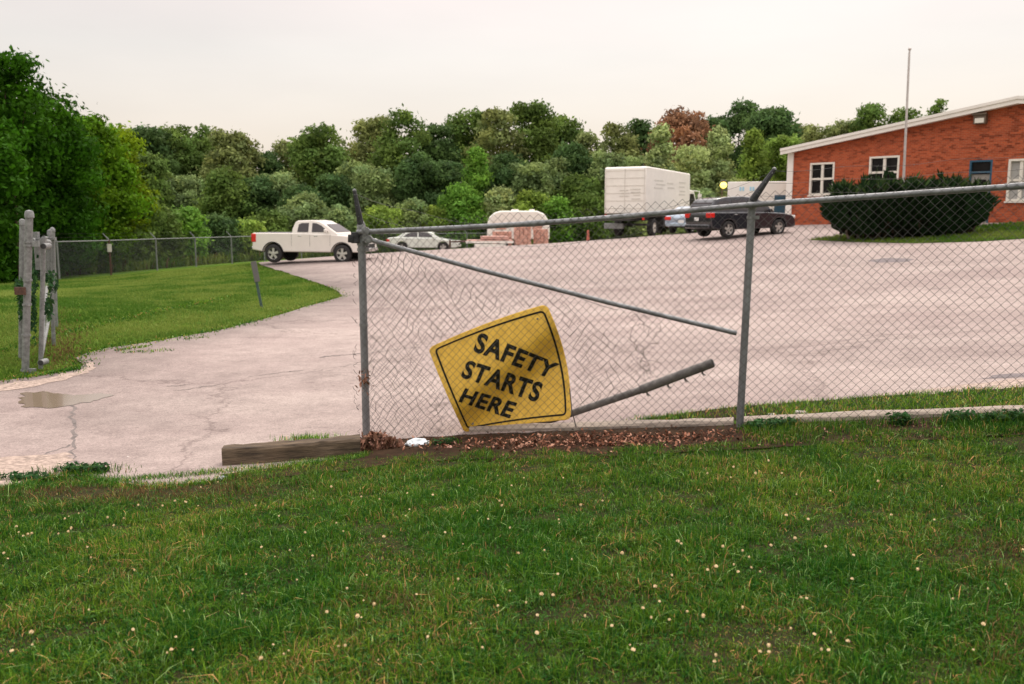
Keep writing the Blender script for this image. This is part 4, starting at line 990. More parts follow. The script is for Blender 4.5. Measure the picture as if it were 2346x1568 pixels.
# ------------------------------------------------------------------ vehicles
def wheel(parent, x, y, R_, w, side, rimm, spokes=5):
    prof = [(R_*.62, -w/2), (R_*.9, -w/2), (R_*.985, -w*.4), (R_, -w*.2), (R_, w*.2), (R_*.985, w*.4), (R_*.9, w/2), (R_*.62, w/2)]
    o = MB().lathe(prof, (0, 0, 0), 'y', 28).build('wheel', M['tyre'], parent, True); o.location = (x, y, R_)
    mb = MB(); yo = side*w*.36; mb.lathe([(R_*.66, yo-side*.05), (R_*.66, yo+side*.02), (R_*.60, yo+side*.01), (R_*.58, yo-side*.05)], (0, 0, 0), 'y', 28)
    for k in range(spokes):
        a = 2*math.pi*k/spokes+.3; d = Vector((math.cos(a), 0, math.sin(a))); n = Vector((-d.z, 0, d.x))
        V = []
        for rr_, ww in ((.0, R_*.10), (R_*.62, R_*.15)):
            for s in (-1, 1):
                for yy in (yo-side*.025, yo+side*(.012-.003*k/spokes)): V.append(d*rr_+n*s*ww+Vector((0, yy, 0)))
        mb.add(V, [(0, 1, 3, 2), (4, 6, 7, 5), (0, 4, 5, 1), (2, 3, 7, 6), (0, 2, 6, 4), (1, 5, 7, 3)])
    mb.lathe([(0, yo+side*.03), (R_*.13, yo+side*.025), (R_*.15, yo)], (0, 0, 0), 'y', 12)
    mb.build('rim', rimm, o, True)
    MB().lathe([(0, yo-side*.06), (R_*.62, yo-side*.06)], (0, 0, 0), 'y', 20).build('brake_disc', M['underbody'], o)
    return o
def arch(xc, ra, zb, R_):
    pts = []; a0 = math.asin(max(-1, min(1, (zb-R_)/ra)))
    for k in range(11):
        a = a0+(math.pi-2*a0)*k/10; pts.append((xc+ra*math.cos(a), R_+ra*math.sin(a)))
    return pts
def vehicle(name, label, loc, head, spec, zr=0, tilt=0):
    root = empty(name, loc, head, label, spec.get('cat', 'car')); root.rotation_euler = (tilt, zr, head)
    W = spec['w']; xr, xf = spec['wx']; R_ = spec['R']; zb = spec['zb']; paint = spec['paint']
    top = spec['body']        # (x,z) rear bottom -> over -> front bottom
    lo = arch(xf, R_*1.17, zb, R_)+arch(xr, R_*1.17, zb, R_)
    poly = top+lo
    body = MB().prism(poly, -W/2, W/2, 'y', lambda z: .06*max(0, z-.7)).build('body', paint, root, bevel=.05, seg=3)
    MB().box(((xr+xf)/2, 0, zb+.12), (xf-xr+1.6, W*.78, .25)).build('underbody', M['underbody'], root)
    zc = spec['cab'][0][1]; tum = spec.get('tum', .32)
    sh = lambda z: .05+tum*max(0, z-zc)
    cab = MB().prism(spec['cab'], -W/2, W/2, 'y', sh).build('cabin', paint, root, bevel=.05, seg=3)
    for win in spec['wins']:
        for s in (-1, 1):
            mb = MB(); V = [(x, s*(W/2-sh(z)+.006), z) for x, z in win]; mb.add(V, [tuple(range(len(win)))]); mb.build('side_window', M['glass'], root)
    for nm, ((x0, z0), (x1, z1)) in spec['glass'].items():
        k = Vector((x1-x0, 0, z1-z0)).normalized(); nrm = Vector((-k.z, 0, k.x))*(1 if nm == 'rear_window' else 1)
        if nm == 'rear_window' and nrm.x > 0: nrm = -nrm
        if nm == 'windscreen' and nrm.x < 0: nrm = -nrm
        y0, y1 = W/2-sh(z0)-.07, W/2-sh(z1)-.07; o_ = nrm*.008
        MB().add([Vector(v)+o_ for v in ((x0, -y0, z0), (x0, y0, z0), (x1, y1, z1), (x1, -y1, z1))], [(0, 1, 2, 3)]).build(nm, M['glass'], root)
    for x in (xr, xf):
        for s in (-1, 1): wheel(root, x, s*(W/2-.13), R_, .23, s, spec.get('rim', M['rim']))
    xmin, xmax = min(p[0] for p in top), max(p[0] for p in top)
    zl = spec['lampz']
    for s in (-1, 1):
        MB().box((xmin+.10, s*(W/2-.17), zl[0]), (.24, .34, spec['lamph'][0])).build('tail_light', M['red_lamp'], root, bevel=.03)
        MB().box((xmax-.16, s*(W/2-.20), zl[1]), (.36, .36, spec['lamph'][1])).build('headlight', M['lamp_clear'], root, bevel=.04)
        MB().box((spec['mir'][0], s*(W/2+.09), spec['mir'][1]), (.12, .2, .16)).build('wing_mirror', paint, root, bevel=.03)
        for dx, dz in spec['handles']: MB().box((dx, s*(W/2+.002-.06*max(0, dz-.7)), dz), (.18, .03, .035)).build('door_handle', M['chrome'], root, bevel=.008)
        for dx in spec['seams']:
            mb = MB(); z0, z1 = zb+.08, spec['belt']
            mb.add([(dx-.006, s*(W/2+.003-.06*max(0, z-.7)), z) for z in (z0, .7, z1)]+[(dx+.006, s*(W/2+.003-.06*max(0, z-.7)), z) for z in (z0, .7, z1)], [(0, 1, 4, 3), (1, 2, 5, 4)]); mb.build('door_gap', M['trimblack'], root)
    MB().box((xmax-.0, 0, zl[1]-.22), (.08, W*.55, .22)).build('grille', M['trimblack'], root, bevel=.02)
    MB().box((xmax-.02, 0, zb+.12), (.16, W*.94, .16)).build('front_bumper', spec.get('bump', paint), root, bevel=.04)
    MB().box((xmin+.02, 0, zb+.16), (.18, W*.92, .18)).build('rear_bumper', spec.get('bump', paint), root, bevel=.04)
    MB().box((xmin-.055, 0, spec['platez']), (.02, .30, .15)).build('number_plate', M['plate'], root)
    return root
pick = dict(cat='pickup truck', w=1.98, wx=(-1.82, 1.74), R=.44, zb=.52, paint=M['white_paint'], tum=.30, bump=M['chrome'],
    body=[(-2.9, .62), (-2.92, 1.34), (-2.86, 1.42), (-.82, 1.42), (1.25, 1.36), (1.9, 1.30), (2.5, 1.22), (2.72, 1.08), (2.80, .62), (2.7, .52)],
    cab=[(-.84, 1.36), (-.82, 1.62), (-.70, 1.92), (-.58, 2.00), (.2, 2.02), (.55, 1.97), (.85, 1.82), (1.5, 1.40), (1.52, 1.3), (-.84, 1.3)],
    wins=[[(-.55, 1.46), (-.50, 1.82), (-.35, 1.88), (.02, 1.89), (.02, 1.46)], [(.20, 1.46), (.20, 1.89), (.42, 1.87), (.68, 1.76), (1.02, 1.50), (1.02, 1.46)]],
    glass={'windscreen': ((1.42, 1.47), (.88, 1.83)), 'rear_window': ((-.825, 1.52), (-.725, 1.86))},
    lampz=(1.18, 1.02), lamph=(.40, .22), mir=(.98, 1.52), handles=((-.42, 1.28), (.42, 1.28)), seams=(-.84, .11, 1.15), belt=1.34, platez=.75)
ploc = G(708, 600); ploc = G(726, 601)
pk = vehicle('pickup_truck', 'white crew cab pickup truck parked at the edge of the lot, behind the end post', ploc, R(-12), pick, 0); pk.scale = (.915, .915, .93)
MB().box((-1.86, 0, 1.425), (1.9, 1.55, .02)).build('bed_floor', M['trimblack'], pk)
for x in (-1.82, 1.74):
    for s in (-1,):
        mb = MB(); ra = .44*1.19
        pts = [(x+ra*math.cos(a), .44+ra*math.sin(a)) for a in np.linspace(.15, math.pi-.15, 14)]
        V = [(px_, s*(.995-.06*max(0, pz-.7)+.001), pz) for px_, pz in pts]+[(x+(px_-x)*1.09, s*(.995+.004-.06*max(0, pz-.7)), .44+(pz-.44)*1.09) for px_, pz in pts]
        F = [(i, i+1, 15+i, 14+i) for i in range(13)]; mb.add(V, F); mb.build('wheel_arch', M['trimblack'], pk)
sed = dict(w=1.8, wx=(-1.38, 1.40), R=.33, zb=.30, paint=M['cream_paint'], tum=.38,
    body=[(-2.35, .42), (-2.40, .80), (-2.30, .96), (-1.75, 1.00), (-.3, .96), (.9, .93), (1.6, .84), (2.15, .74), (2.38, .58), (2.36, .36), (2.2, .30)],
    cab=[(-1.85, .95), (-1.25, 1.27), (-.85, 1.38), (-.2, 1.42), (.35, 1.38), (.7, 1.24), (1.25, .90), (-1.8, .90)],
    wins=[[(-1.30, 1.02), (-1.0, 1.24), (-.72, 1.31), (-.35, 1.33), (-.33, 1.02)], [(-.25, 1.02), (-.25, 1.34), (.1, 1.33), (.38, 1.27), (.84, 1.0)]],
    glass={'windscreen': ((1.16, .97), (.72, 1.24)), 'rear_window': ((-1.74, 1.0), (-1.28, 1.25))},
    lampz=(.78, .68), lamph=(.18, .14), mir=(.75, 1.0), handles=((-.95, .86), (.0, .86)), seams=(-1.05, -.28, .82), belt=.94, platez=.62)
vehicle('sedan_car', 'small pale sedan car parked beyond the pickup, under the fence top rail', on(972, 59.5), R(-3), sed, 0)
suv = dict(w=1.86, wx=(-1.38, 1.42), R=.36, zb=.34, paint=M['black_paint'], tum=.30, cat='car',
    body=[(-2.3, .45), (-2.36, .85), (-2.30, 1.12), (-1.6, 1.10), (.9, 1.04), (1.7, .98), (2.15, .88), (2.34, .70), (2.34, .42), (2.2, .34)],
    cab=[(-2.28, 1.08), (-2.16, 1.46), (-1.98, 1.66), (-1.4, 1.75), (-.5, 1.77), (.15, 1.71), (.55, 1.54), (1.25, 1.02), (-2.2, 1.0)],
    wins=[[(-2.0, 1.18), (-1.9, 1.48), (-1.75, 1.57), (-1.25, 1.6), (-1.25, 1.16)], [(-1.12, 1.16), (-1.12, 1.61), (-.35, 1.62), (-.33, 1.14)], [(-.25, 1.14), (-.25, 1.62), (.1, 1.58), (.40, 1.46), (.88, 1.1)]],
    glass={'windscreen': ((1.17, 1.08), (.60, 1.50)), 'rear_window': ((-2.25, 1.16), (-2.13, 1.52))},
    lampz=(.98, .80), lamph=(.22, .16), mir=(.8, 1.12), handles=((-1.0, .98), (.0, .98)), seams=(-1.15, -.29, .85), belt=1.04, platez=.82)
rw = XD(1665, 38.3); hd = R(90-65)
sloc = Vector((rw[0], rw[1], 0))+Vector((math.cos(hd), math.sin(hd), 0))*1.38+Vector((-math.sin(hd), math.cos(hd), 0))*.8; sloc.z = h(sloc.x, sloc.y)+.03
sv_ = vehicle('hatchback_car', 'black hatchback car with red tail lights, behind the right fence post', sloc, hd, suv, -R(1.5))
bl = dict(sed); bl['paint'] = M['silverblue']
vehicle('sedan_car', 'silver blue sedan car between the box truck and the black car', on(1590, 47.5), R(62), bl, 0)
# box truck
hd = R(60); nc = Vector((*XD(1477, 47), 0)); fw = Vector((math.cos(hd), math.sin(hd), 0)); lf = Vector((-math.sin(hd), math.cos(hd), 0))
tl_ = nc+lf*1.2; tl_.z = h(nc.x, nc.y)+.03
tr = empty('box_truck', tl_, hd, 'white box truck seen from its rear corner, parked before the trees', 'truck'); Wt = 2.4
zlo_, zhi_ = 1.2, 3.68; Lb = 7.2
MB().prism([(0, zlo_), (0, zhi_-.05), (.12, zhi_+.02), (Lb-.1, zhi_-.10), (Lb, zhi_-.2), (Lb, zlo_)], -Wt/2, Wt/2).build('cargo_box', M['truckwhite'], tr, bevel=.06)
mb = MB()
for y in (-1.12, 1.12, 0): mb.box((-.012, y, 2.45), (.02, .03, 2.3))
for z in (1.5, 1.9, 2.3, 2.7, 3.1, 3.5): mb.box((-.01, 0, z), (.016, 2.2, .012))
mb.build('rear_door_ribs', M['truckline'], tr)
mb = MB()
for (y0, y1, z) in ((-.9, -.35, 2.35), (-.9, -.5, 2.2), (-.25, .2, 2.3), (-.25, .3, 2.15), (-.9, -.4, 2.0), (-.2, .3, 2.45), (-.9, -.3, 2.5)): mb.box((-.014, (y0+y1)/2, z), (.012, y1-y0, .05))
mb.build('faded_rear_lettering', M['truckline'], tr)
mb = MB()
for (x0, x1, z) in ((1.3, 2.6, 3.0), (1.5, 2.9, 2.8), (1.2, 2.5, 2.6), (3.2, 4.2, 2.9), (3.3, 4.4, 2.65), (5.2, 6.3, 3.0), (5.2, 6.2, 2.75), (5.3, 6.3, 2.5), (5.2, 6.3, 2.3)): mb.box(((x0+x1)/2, -Wt/2-.004, z), (x1-x0, .012, .08))
mb.build('faded_side_lettering', M['truckline'], tr)
mb = MB()
mb.box((3.2, 0, .95), (7.4, 1.0, .25)); mb.box((.9, 0, .62), (.5, 2.0, .12)); mb.box((.25, 0, 1.1), (.3, 2.3, .14)); mb.box((3.4, -.9, .75), (1.0, .5, .5))
mb.build('chassis', M['underbody'], tr)
MB().box((-.12, .55, .55), (.2, 1.1, .3)).build('rear_bumper', M['galv_pale'], tr, bevel=.02)
for s in (-1, 1):
    MB().box((-.02, s*1.1, 1.02), (.08, .12, .28)).build('tail_light', M['red_lamp'], tr)
    for x in (1.6, 8.1): wheel(tr, x, s*.98, .46, .32, s, M['winframe'], 6)
    mb = MB(); mb.tube([(8.1, s*1.1, 1.55), (8.3, s*1.42, 1.6), (8.3, s*1.42, 2.55), (8.1, s*1.1, 2.6)], .03, 6); mb.box((8.3, s*1.45, 2.1), (.08, .22, .6)); mb.build('wing_mirror', M['truckwhite'], tr)
cabp = [(Lb+.15, .8), (Lb+.15, 2.5), (Lb+.4, 2.65), (Lb+1.2, 2.6), (Lb+1.9, 1.75), (Lb+2.3, 1.6), (Lb+2.35, .6)]+arch(8.1, .56, .6, .46)
MB().prism(cabp, -1.05, 1.05).build('cab', M['truckwhite'], tr, bevel=.05)
for s in (-1, 1): MB().add([(x, s*1.062, z) for x, z in ((Lb+.4, 1.7), (Lb+.4, 2.4), (Lb+1.1, 2.4), (Lb+1.6, 1.75))], [(0, 1, 2, 3)]).build('side_window', M['glass'], tr)
# camper trailer
cl_ = on(1186, 62); cm = empty('camper_trailer', cl_, R(2), 'white rounded camper trailer behind the orange brick stacks', 'camper')
MB().prism([(-2.15, .7), (-2.15, 1.7), (-2.0, 2.2), (-1.6, 2.55), (-1.2, 2.66), (1.3, 2.66), (1.8, 2.45), (2.1, 2.0), (2.18, 1.5), (2.18, .7)], -1.1, 1.1).build('body', M['truckwhite'], cm, bevel=.1, seg=3)
for x in (-1.2, 0.1, 1.3): MB().box((x, -1.11, 1.6), (.7, .03, .45)).build('window', M['brickpile'], cm, bevel=.02)
MB().box((-.2, 0, 2.7), (.5, .5, .12)).build('roof_vent', M['truckwhite'], cm, bevel=.03)
MB().box((1.0, 0, 2.7), (.35, .5, .12)).build('roof_vent', M['truckwhite'], cm, bevel=.03)
for s in (-1, 1): wheel(cm, 0, s*1.0, .34, .22, s, M['rim'])
mb = MB(); mb.tube([(-2.1, -.6, .6), (-3.3, 0, .55), (-2.1, .6, .6)], .05, 8); mb.build('tow_bar', M['underbody'], cm)
# brick stacks
def bricks(px_, D, w, d, hh, label, rz=0):
    r0 = empty('brick_stack', on(px_, D)+Vector((0, 0, .03)), rz, label, 'bricks', 'pallets of bricks by the camper')
    mb = MB()
    for x in (-w*.4, 0, w*.4): mb.box((x, 0, .05), (.1, d, .09))
    mb.box((0, 0, .115), (w, d, .025)); mb.build('pallet', M['timber'], r0)
    mb = MB(); rows = int(hh/.2); cols = max(3, int(w/.22))
    for r_ in range(rows):
        for c in range(cols):
            j = random.gauss(0, .008); mb.box((-w/2+(c+.5)*w/cols+j, random.gauss(0, .01), .13+(r_+.5)*.2), (w/cols-.018, d*.95, .186))
    mb.build('bricks', M['brickpile'], r0); return r0
bricks(1197, 57.5, 1.05, 1.0, 1.45, 'tallest orange brick stack in front of the white camper', .1)
bricks(1239, 58.5, .95, .9, 1.2, 'orange brick stack at the right end of the white camper', -.1)
bricks(1150, 59.5, 1.3, .9, 1.2, 'broad orange brick stack behind the flatbed trailer, left of the tallest', .05)
# flatbed
ft = empty('flatbed_trailer', on(1122, 57.5)+Vector((0, 0, .03)), R(2), 'low flatbed trailer with pinkish boards, left of the brick stacks', 'trailer')
MB().box((0, 0, .5), (3.0, 1.8, .08)).build('deck', M['pinkwood'], ft); mb = MB(); mb.box((0, -.9, .42), (3.1, .06, .14)); mb.box((0, .9, .42), (3.1, .06, .14)); mb.box((0, -.93, .2), (2.0, .04, .22)); mb.build('side_rail', M['truckwhite'], ft)
MB().box((.3, 0, .68), (1.8, 1.2, .22)).build('load_of_boards', M['pinkwood'], ft, bevel=.02)
for s in (-1, 1): wheel(ft, .9, s*.8, .28, .2, s, M['rim'])
mb = MB(); mb.tube([(-1.5, -.6, .45), (-2.6, 0, .42), (-1.5, .6, .45)], .05, 8); mb.box((-2.6, 0, .3), (.12, .12, .5)); mb.build('tow_bar', M['rust'], ft)
# barrel
rb = on(1347, 53)+Vector((0, 0, .03)); o = MB().lathe([(0, .95), (.2, .95), (.23, .9), (.24, .6), (.27, .58), (.27, .3), (.31, .28), (.31, .04), (.4, .04), (.4, 0), (0, 0)], (0, 0, 0), 'z', 18).build('traffic_barrel', M['barrel'], None, True); o.location = rb; o.scale = (.3, .3, .7)
tag(o, 'small faded red traffic barrel on the lot, left of the box truck', 'traffic barrel')
# white container and blue door beside the building
ct = empty('storage_container', on(1740, 50.5), R(-18), 'long white storage container with blue end door, beside the brick building', 'container')
MB().box((0, 0, 1.45), (3.6, 2.4, 2.3)).build('container_body', M['truckwhite'], ct, bevel=.03)
mb = MB()
for x in (-1.1, -.95, -.55, -.4): mb.box((x, -1.21, 2.2), (.1, .02, .22))
M['paleblue'] = mat('pale_blue_marks', (.35, .6, .72), .5); mb.build('faded_blue_marks', M['paleblue'], ct)
MB().box((1.25, -1.215, 1.0), (1.0, .03, 1.7)).build('blue_door', M['bluepaint'], ct, bevel=.01)
mb = MB()
for x in (-1.6, 1.6): mb.box((x, 0, .1), (.2, 2.2, .5))
mb.build('support_block', M['stone'], ct)
# lit lamp on pole
lp = on(1650, 62); lz = P(1650, 425, 62).z; la = empty('street_lamp', lp, 0, 'lit yellow lamp on a thin pole in front of the trees', 'street lamp')
MB().tube([lp, Vector((lp.x, lp.y, lz+.25))], .06, 8, r2=.045).build('pole', M['bark'], la, True, inv=True)
MB().box(Vector((lp.x, lp.y-.25, lz+.3)), (.3, .5, .12)).build('lamp_head', M['greypost'], la, bevel=.03, inv=True)
MB().lathe([(0, .23), (.17, .17), (.25, .0), (.17, -.17), (0, -.23)], Vector((lp.x, lp.y-.35, lz)), 'z', 14).build('lamp_bulb', M['lampglow'], la, True, inv=True)

# ------------------------------------------------------------------ brick building
BX, BY = XD(1803, 46); EX, EY = XD(2312, 38)
bd = Vector((EX-BX, EY-BY, 0)); bang = math.atan2(bd.y, bd.x); half = bd.length; bd.normalize(); bn = Vector((-bd.y, bd.x, 0))     # bn goes back
bz = min(h(BX, BY), h(EX, EY))-.5
bldg = empty('brick_building', (BX, BY, bz), bang, 'low red brick building with white roof edge and gable end facing the lot', 'building')
def bu(px_, py_):
    x, f, z = ray(px_, py_); r_ = x/f; u = (r_*BY-BX)/(bd.x-r_*bd.y); D = BY+u*bd.y; return u, P(px_, py_, D).z-bz
ue = bu(1803, 352)[1]; up_ = bu(2312, 240)[1]; tot = half*2
def roofz(u): return ue+(up_-ue)*(u/half) if u < half else up_-(up_-ue)*((u-half)/half)
ops = []
def opening(px0, py0, px1, py1, bottom=None):
    u0, z1 = bu(px0, (py0)); u1, z1b = bu(px1, py0); z0 = bu((px0+px1)/2, py1)[1]; ops.append((u0, u1, z0 if bottom is None else bottom, (z1+z1b)/2)); return ops[-1]
w1 = opening(1857, 373, 1913, 447); w2 = opening(1993, 358, 2062, 432); w4 = opening(2312, 364, 2372, 461); dr = opening(2222, 367, 2275, 500, .55)
pts = [(0, 0), (tot, 0), (tot, roofz(tot)), (half, up_), (0, ue)]; V2 = [Vector(p) for p in pts]; E2 = [(i, (i+1) % 5) for i in range(5)]
for (u0, u1, z0, z1) in ops:
    b0 = len(V2); V2 += [Vector(p) for p in ((u0, z0), (u1, z0), (u1, z1), (u0, z1))]; E2 += [(b0+i, b0+(i+1) % 4) for i in range(4)]
v, e, f, *_ = delaunay_2d_cdt(V2, E2, [], 0, 1e-5)
F = []
for t_f in f:
    c = sum((v[i] for i in t_f), Vector((0, 0)))/len(t_f)
    if not any(u0 < c.x < u1 and z0 < c.y < z1 for u0, u1, z0, z1 in ops) and inside(c, pts): F.append(tuple(t_f))
mb = MB(); mb.add([(q.x, 0, q.y) for q in v], F); fw_ = mb.build('gable_wall', M['brick'], bldg)
so = fw_.modifiers.new('t', 'SOLIDIFY'); so.thickness = .25
# ensure solidify goes backwards
nrm = fw_.data.polygons[0].normal.y
so.offset = -1 if nrm < 0 else 1
mb = MB(); mb.box((.125, 12.7, ue/2), (.25, 24.8, ue)); mb.box((tot-.125, 12.7, ue/2), (.25, 24.8, ue)); mb.box((tot/2, 25, ue/2), (tot-.6, .25, ue)); mb.build('side_wall', M['brick'], bldg)
mb = MB()
for (ua, ub) in ((-.35, half), (half, tot+.35)):
    za, zb_ = (roofz(0)-(up_-ue)/half*.35, up_) if ua < 0 else (up_, roofz(tot)-(up_-ue)/half*.35)
    mb.add([(ua, -.32, za+.06), (ub, -.32, zb_+.06), (ub, 25.4, zb_+.06), (ua, 25.4, za+.06), (ua, -.32, za+.22), (ub, -.32, zb_+.22), (ub, 25.4, zb_+.22), (ua, 25.4, za+.22)], [(0, 1, 2, 3), (7, 6, 5, 4), (0, 4, 5, 1), (1, 5, 6, 2), (2, 6, 7, 3), (3, 7, 4, 0)])
rf = mb.build('roof', M['roofing'], bldg)
mb = MB()
for (ua, ub) in ((-.40, half), (half, tot+.4)):
    za, zb_ = (roofz(0)-(up_-ue)/half*.4, up_) if ua < 0 else (up_, roofz(tot)-(up_-ue)/half*.4)
    for y0, y1, lo_, hi_ in ((-.38, -.325, -.02, .26), (-.42, -.385, .16, .29)):
        mb.add([(ua, y0, za+lo_), (ub, y0, zb_+lo_), (ub, y1, zb_+lo_), (ua, y1, za+lo_), (ua, y0, za+hi_), (ub, y0, zb_+hi_), (ub, y1, zb_+hi_), (ua, y1, za+hi_)], [(0, 1, 2, 3), (7, 6, 5, 4), (0, 4, 5, 1), (1, 5, 6, 2), (2, 6, 7, 3), (3, 7, 4, 0)])
mb.build('fascia', M['fascia'], rf)
mb = MB(); mb.add([(-.3, -.32, ue-.02), (half, -.32, up_-.02), (half, 0, up_-.02), (-.3, 0, ue-.02)], [(0, 1, 2, 3)]); mb.build('soffit', M['fascia'], rf)
u_c = bu(1816, 430)[0]; MB().box((u_c/2-.08, -.03, ue/2+.2), (u_c+.16, .06, ue-.4)).build('corner_trim', M['fascia'], bldg)
def window(op, cols, rows, blind=False):
    u0, u1, z0, z1 = op; fw2 = .09
    fr = MB(); fr.box(((u0+u1)/2, .05, z1-fw2/2), (u1-u0, .16, fw2)); fr.box(((u0+u1)/2, .05, z0+fw2/2), (u1-u0, .16, fw2))
    fr.box((u0+fw2/2, .05, (z0+z1)/2), (fw2, .16, z1-z0-2*fw2)); fr.box((u1-fw2/2, .05, (z0+z1)/2), (fw2, .16, z1-z0-2*fw2))
    for k in range(1, cols): fr.box((u0+(u1-u0)*k/cols, .06, (z0+z1)/2), (.13, .10, z1-z0-2*fw2))
    for k in range(1, rows):
        for q in range(cols):
            a = u0+(u1-u0)*q/cols+.08; b = u0+(u1-u0)*(q+1)/cols-.08; fr.box(((a+b)/2, .06, z0+(z1-z0)*k/rows), (b-a, .09, .10))
    wnd = fr.build('window', M['winframe'], bldg)
    MB().add([(u0+.02, .09, z0+.02), (u1-.02, .09, z0+.02), (u1-.02, .09, z1-.02), (u0+.02, .09, z1-.02)], [(0, 1, 2, 3)]).build('pane', M['blinds'] if blind else M['wglass'], wnd)
    MB().box(((u0+u1)/2, -.03, z0-.04), (u1-u0+.1, .1, .06)).build('sill', M['winframe'], wnd)
window(w1, 2, 2); window(w2, 2, 2); window(w4, 2, 2, True)
u0, u1, z0, z1 = dr
fr = MB(); fr.box(((u0+u1)/2, .06, z1-.04), (u1-u0, .12, .08)); fr.box((u0+.04, .06, (z0+z1)/2-.04), (.08, .12, z1-z0-.08)); fr.box((u1-.04, .06, (z0+z1)/2-.04), (.08, .12, z1-z0-.08))
zt_ = bu(2248, 395)[1]; fr.box(((u0+u1)/2, .06, zt_), (u1-u0-.16, .11, .08)); dro = fr.build('door', M['bluepaint'], bldg)
MB().add([(u0+.08, .1, zt_+.04), (u1-.08, .1, zt_+.04), (u1-.08, .1, z1-.08), (u0+.08, .1, z1-.08)], [(0, 1, 2, 3)]).build('transom_window', M['wglass'], dro)
MB().box(((u0+u1)/2, .12, (z0+zt_)/2-.04), (u1-u0-.17, .05, zt_-z0-.09)).build('door_leaf', M['doorgrey'], dro)
zw = bu(2248, 413)[1]; MB().box(((u0+u1)/2, .088, zw-.35), ((u1-u0)*.5, .02, .75)).build('door_window', M['wglass'], dro)
va, vb = bu(2236, 262), bu(2262, 284); mb = MB(); mb.box(((va[0]+vb[0])/2, -.12, (va[1]+vb[1])/2), (vb[0]-va[0], .24, va[1]-vb[1])); mb.box(((va[0]+vb[0])/2, -.27, va[1]-.03), ((vb[0]-va[0])*1.2, .1, .08))
vt = mb.build('wall_vent', M['bronze'], bldg, bevel=.01); MB().box(((va[0]+vb[0])/2, -.245, (va[1]+vb[1])/2-.08), ((vb[0]-va[0])*.75, .01, .2)).build('vent_louvre', M['winframe'], vt)
# flag pole
fpx = P(2071, 430, 37.6); ftop = P(2084, 116, 37.6); fb_ = Vector((fpx.x, fpx.y, h(fpx.x, fpx.y)+.05)); fl_ = empty('flag_pole', fb_, 0, 'tall thin bare flag pole rising behind the juniper hedge', 'flag pole')
MB().tube([fb_, ftop], .065, 10, r2=.035).build('pole', M['flagpole'], fl_, True, inv=True)
MB().lathe([(0, .1), (.05, .08), (.07, .03), (.05, -.02), (0, -.04)], ftop+Vector((0, 0, .03)), 'z', 12).build('pole_ball', M['flagpole'], fl_, True, inv=True)
MB().tube([fb_+Vector((-.08, -.05, 1.2)), ftop+Vector((-.05, 0, -.1))], .006, 4).build('halyard', M['flagpole'], fl_, inv=True)

# ------------------------------------------------------------------ juniper hedge
jc = on(2070, 34.6); jz = jc.z+.05
hw = 2.95
nb_ = 26000; u = rng.uniform(-1, 1, nb_); th = rng.uniform(0, 2*math.pi, nb_); zf = rng.random(nb_)**.8
# vase form: narrow foot, widest above the middle, ragged top
prof = lambda z: .70+.34*np.sin(np.clip(z/.62, 0, 1)*math.pi/2)-.32*np.clip((z-.72)/.28, 0, 1)**1.5
sx, sy = hw, 1.25
rr_ = prof(zf)*np.where(rng.random(nb_) < .75, rng.uniform(.86, 1.02, nb_), rng.uniform(.2, .9, nb_))
sq = 1/np.maximum(np.abs(np.cos(th)), np.abs(np.sin(th)))**.55
x = np.cos(th)*rr_*sx*sq**.6; y = np.sin(th)*rr_*sy*sq**.6
ht = 1.66+.24*np.exp(-((x-1.5)/.55)**2)+.16*np.exp(-((x+.7)/.5)**2)+.13*np.exp(-((x-2.4)/.3)**2)+.10*np.sin(1.9*x+1)+.08*np.sin(4.7*x)+.10*np.sin(9.1*x+2)-.12*np.clip(-x-1.5, 0, 2)
z = zf*ht+.08
zg_ = z; rr_s = .10*np.sin(9*th+4*z)*np.sin(6.1*z+3*th); x += rr_s*np.cos(th)*1.5; y += rr_s*np.sin(th); lump = .20*np.sin(3.1*x+1.3*z*2)*np.cos(2.7*z+x); x += lump*np.cos(th); y += lump*np.sin(th)
tp_ = rng.random(nb_) < .22; z[tp_] = (ht+.05)[tp_]*rng.uniform(.9, 1.04, tp_.sum()); x[tp_] *= .9; y[tp_] = rng.uniform(-.9, .9, tp_.sum())
d = np.c_[np.cos(th)*.75, np.sin(th)*.6, rng.uniform(.15, 1.0, nb_)]; d[tp_] = np.c_[rng.normal(.25, .5, tp_.sum()), rng.normal(0, .3, tp_.sum()), np.full(tp_.sum(), .9)]
npl = 38; pxs = rng.uniform(-2.75, 2.75, npl); pys = rng.uniform(-1.0, .6, npl); pln = rng.uniform(-.9, .9, npl); phh = rng.uniform(.05, 1, npl)**1.3*.85*np.where(np.abs(pxs) > 2.2, .6, 1)
pk_ = rng.random(nb_) < .14; which = rng.integers(0, npl, nb_)[pk_]; tt = rng.random(pk_.sum())**1.1
x[pk_] = pxs[which]+pln[which]*tt*phh[which]+rng.normal(0, .07, pk_.sum())*(1.15-tt); y[pk_] = pys[which]+rng.normal(0, .07, pk_.sum())
z[pk_] = 1.60-.12*np.abs(pxs[which])*.5+tt*phh[which]+.08; d[pk_] = np.c_[pln[which]*.6+rng.normal(0, .3, pk_.sum()), rng.normal(0, .3, pk_.sum()), np.full(pk_.sum(), 1.)]
d /= np.linalg.norm(d, axis=1)[:, None]; Ln = rng.uniform(.10, .34, nb_); Ln[tp_] = rng.uniform(.15, .5, tp_.sum())*(1+.5*np.sin(7*x[tp_])*np.sin(2.3*x[tp_]+1))
sd_ = np.cross(d, rng.normal(0, 1, (nb_, 3))); sd_ /= np.linalg.norm(sd_, axis=1)[:, None]; Pb = np.c_[x, y, z]
V = np.stack([Pb-sd_*.03, Pb+sd_*.03, Pb+d*Ln[:, None]*.6+sd_*.035, Pb+d*Ln[:, None], Pb+d*Ln[:, None]*.6-sd_*.035], 1)
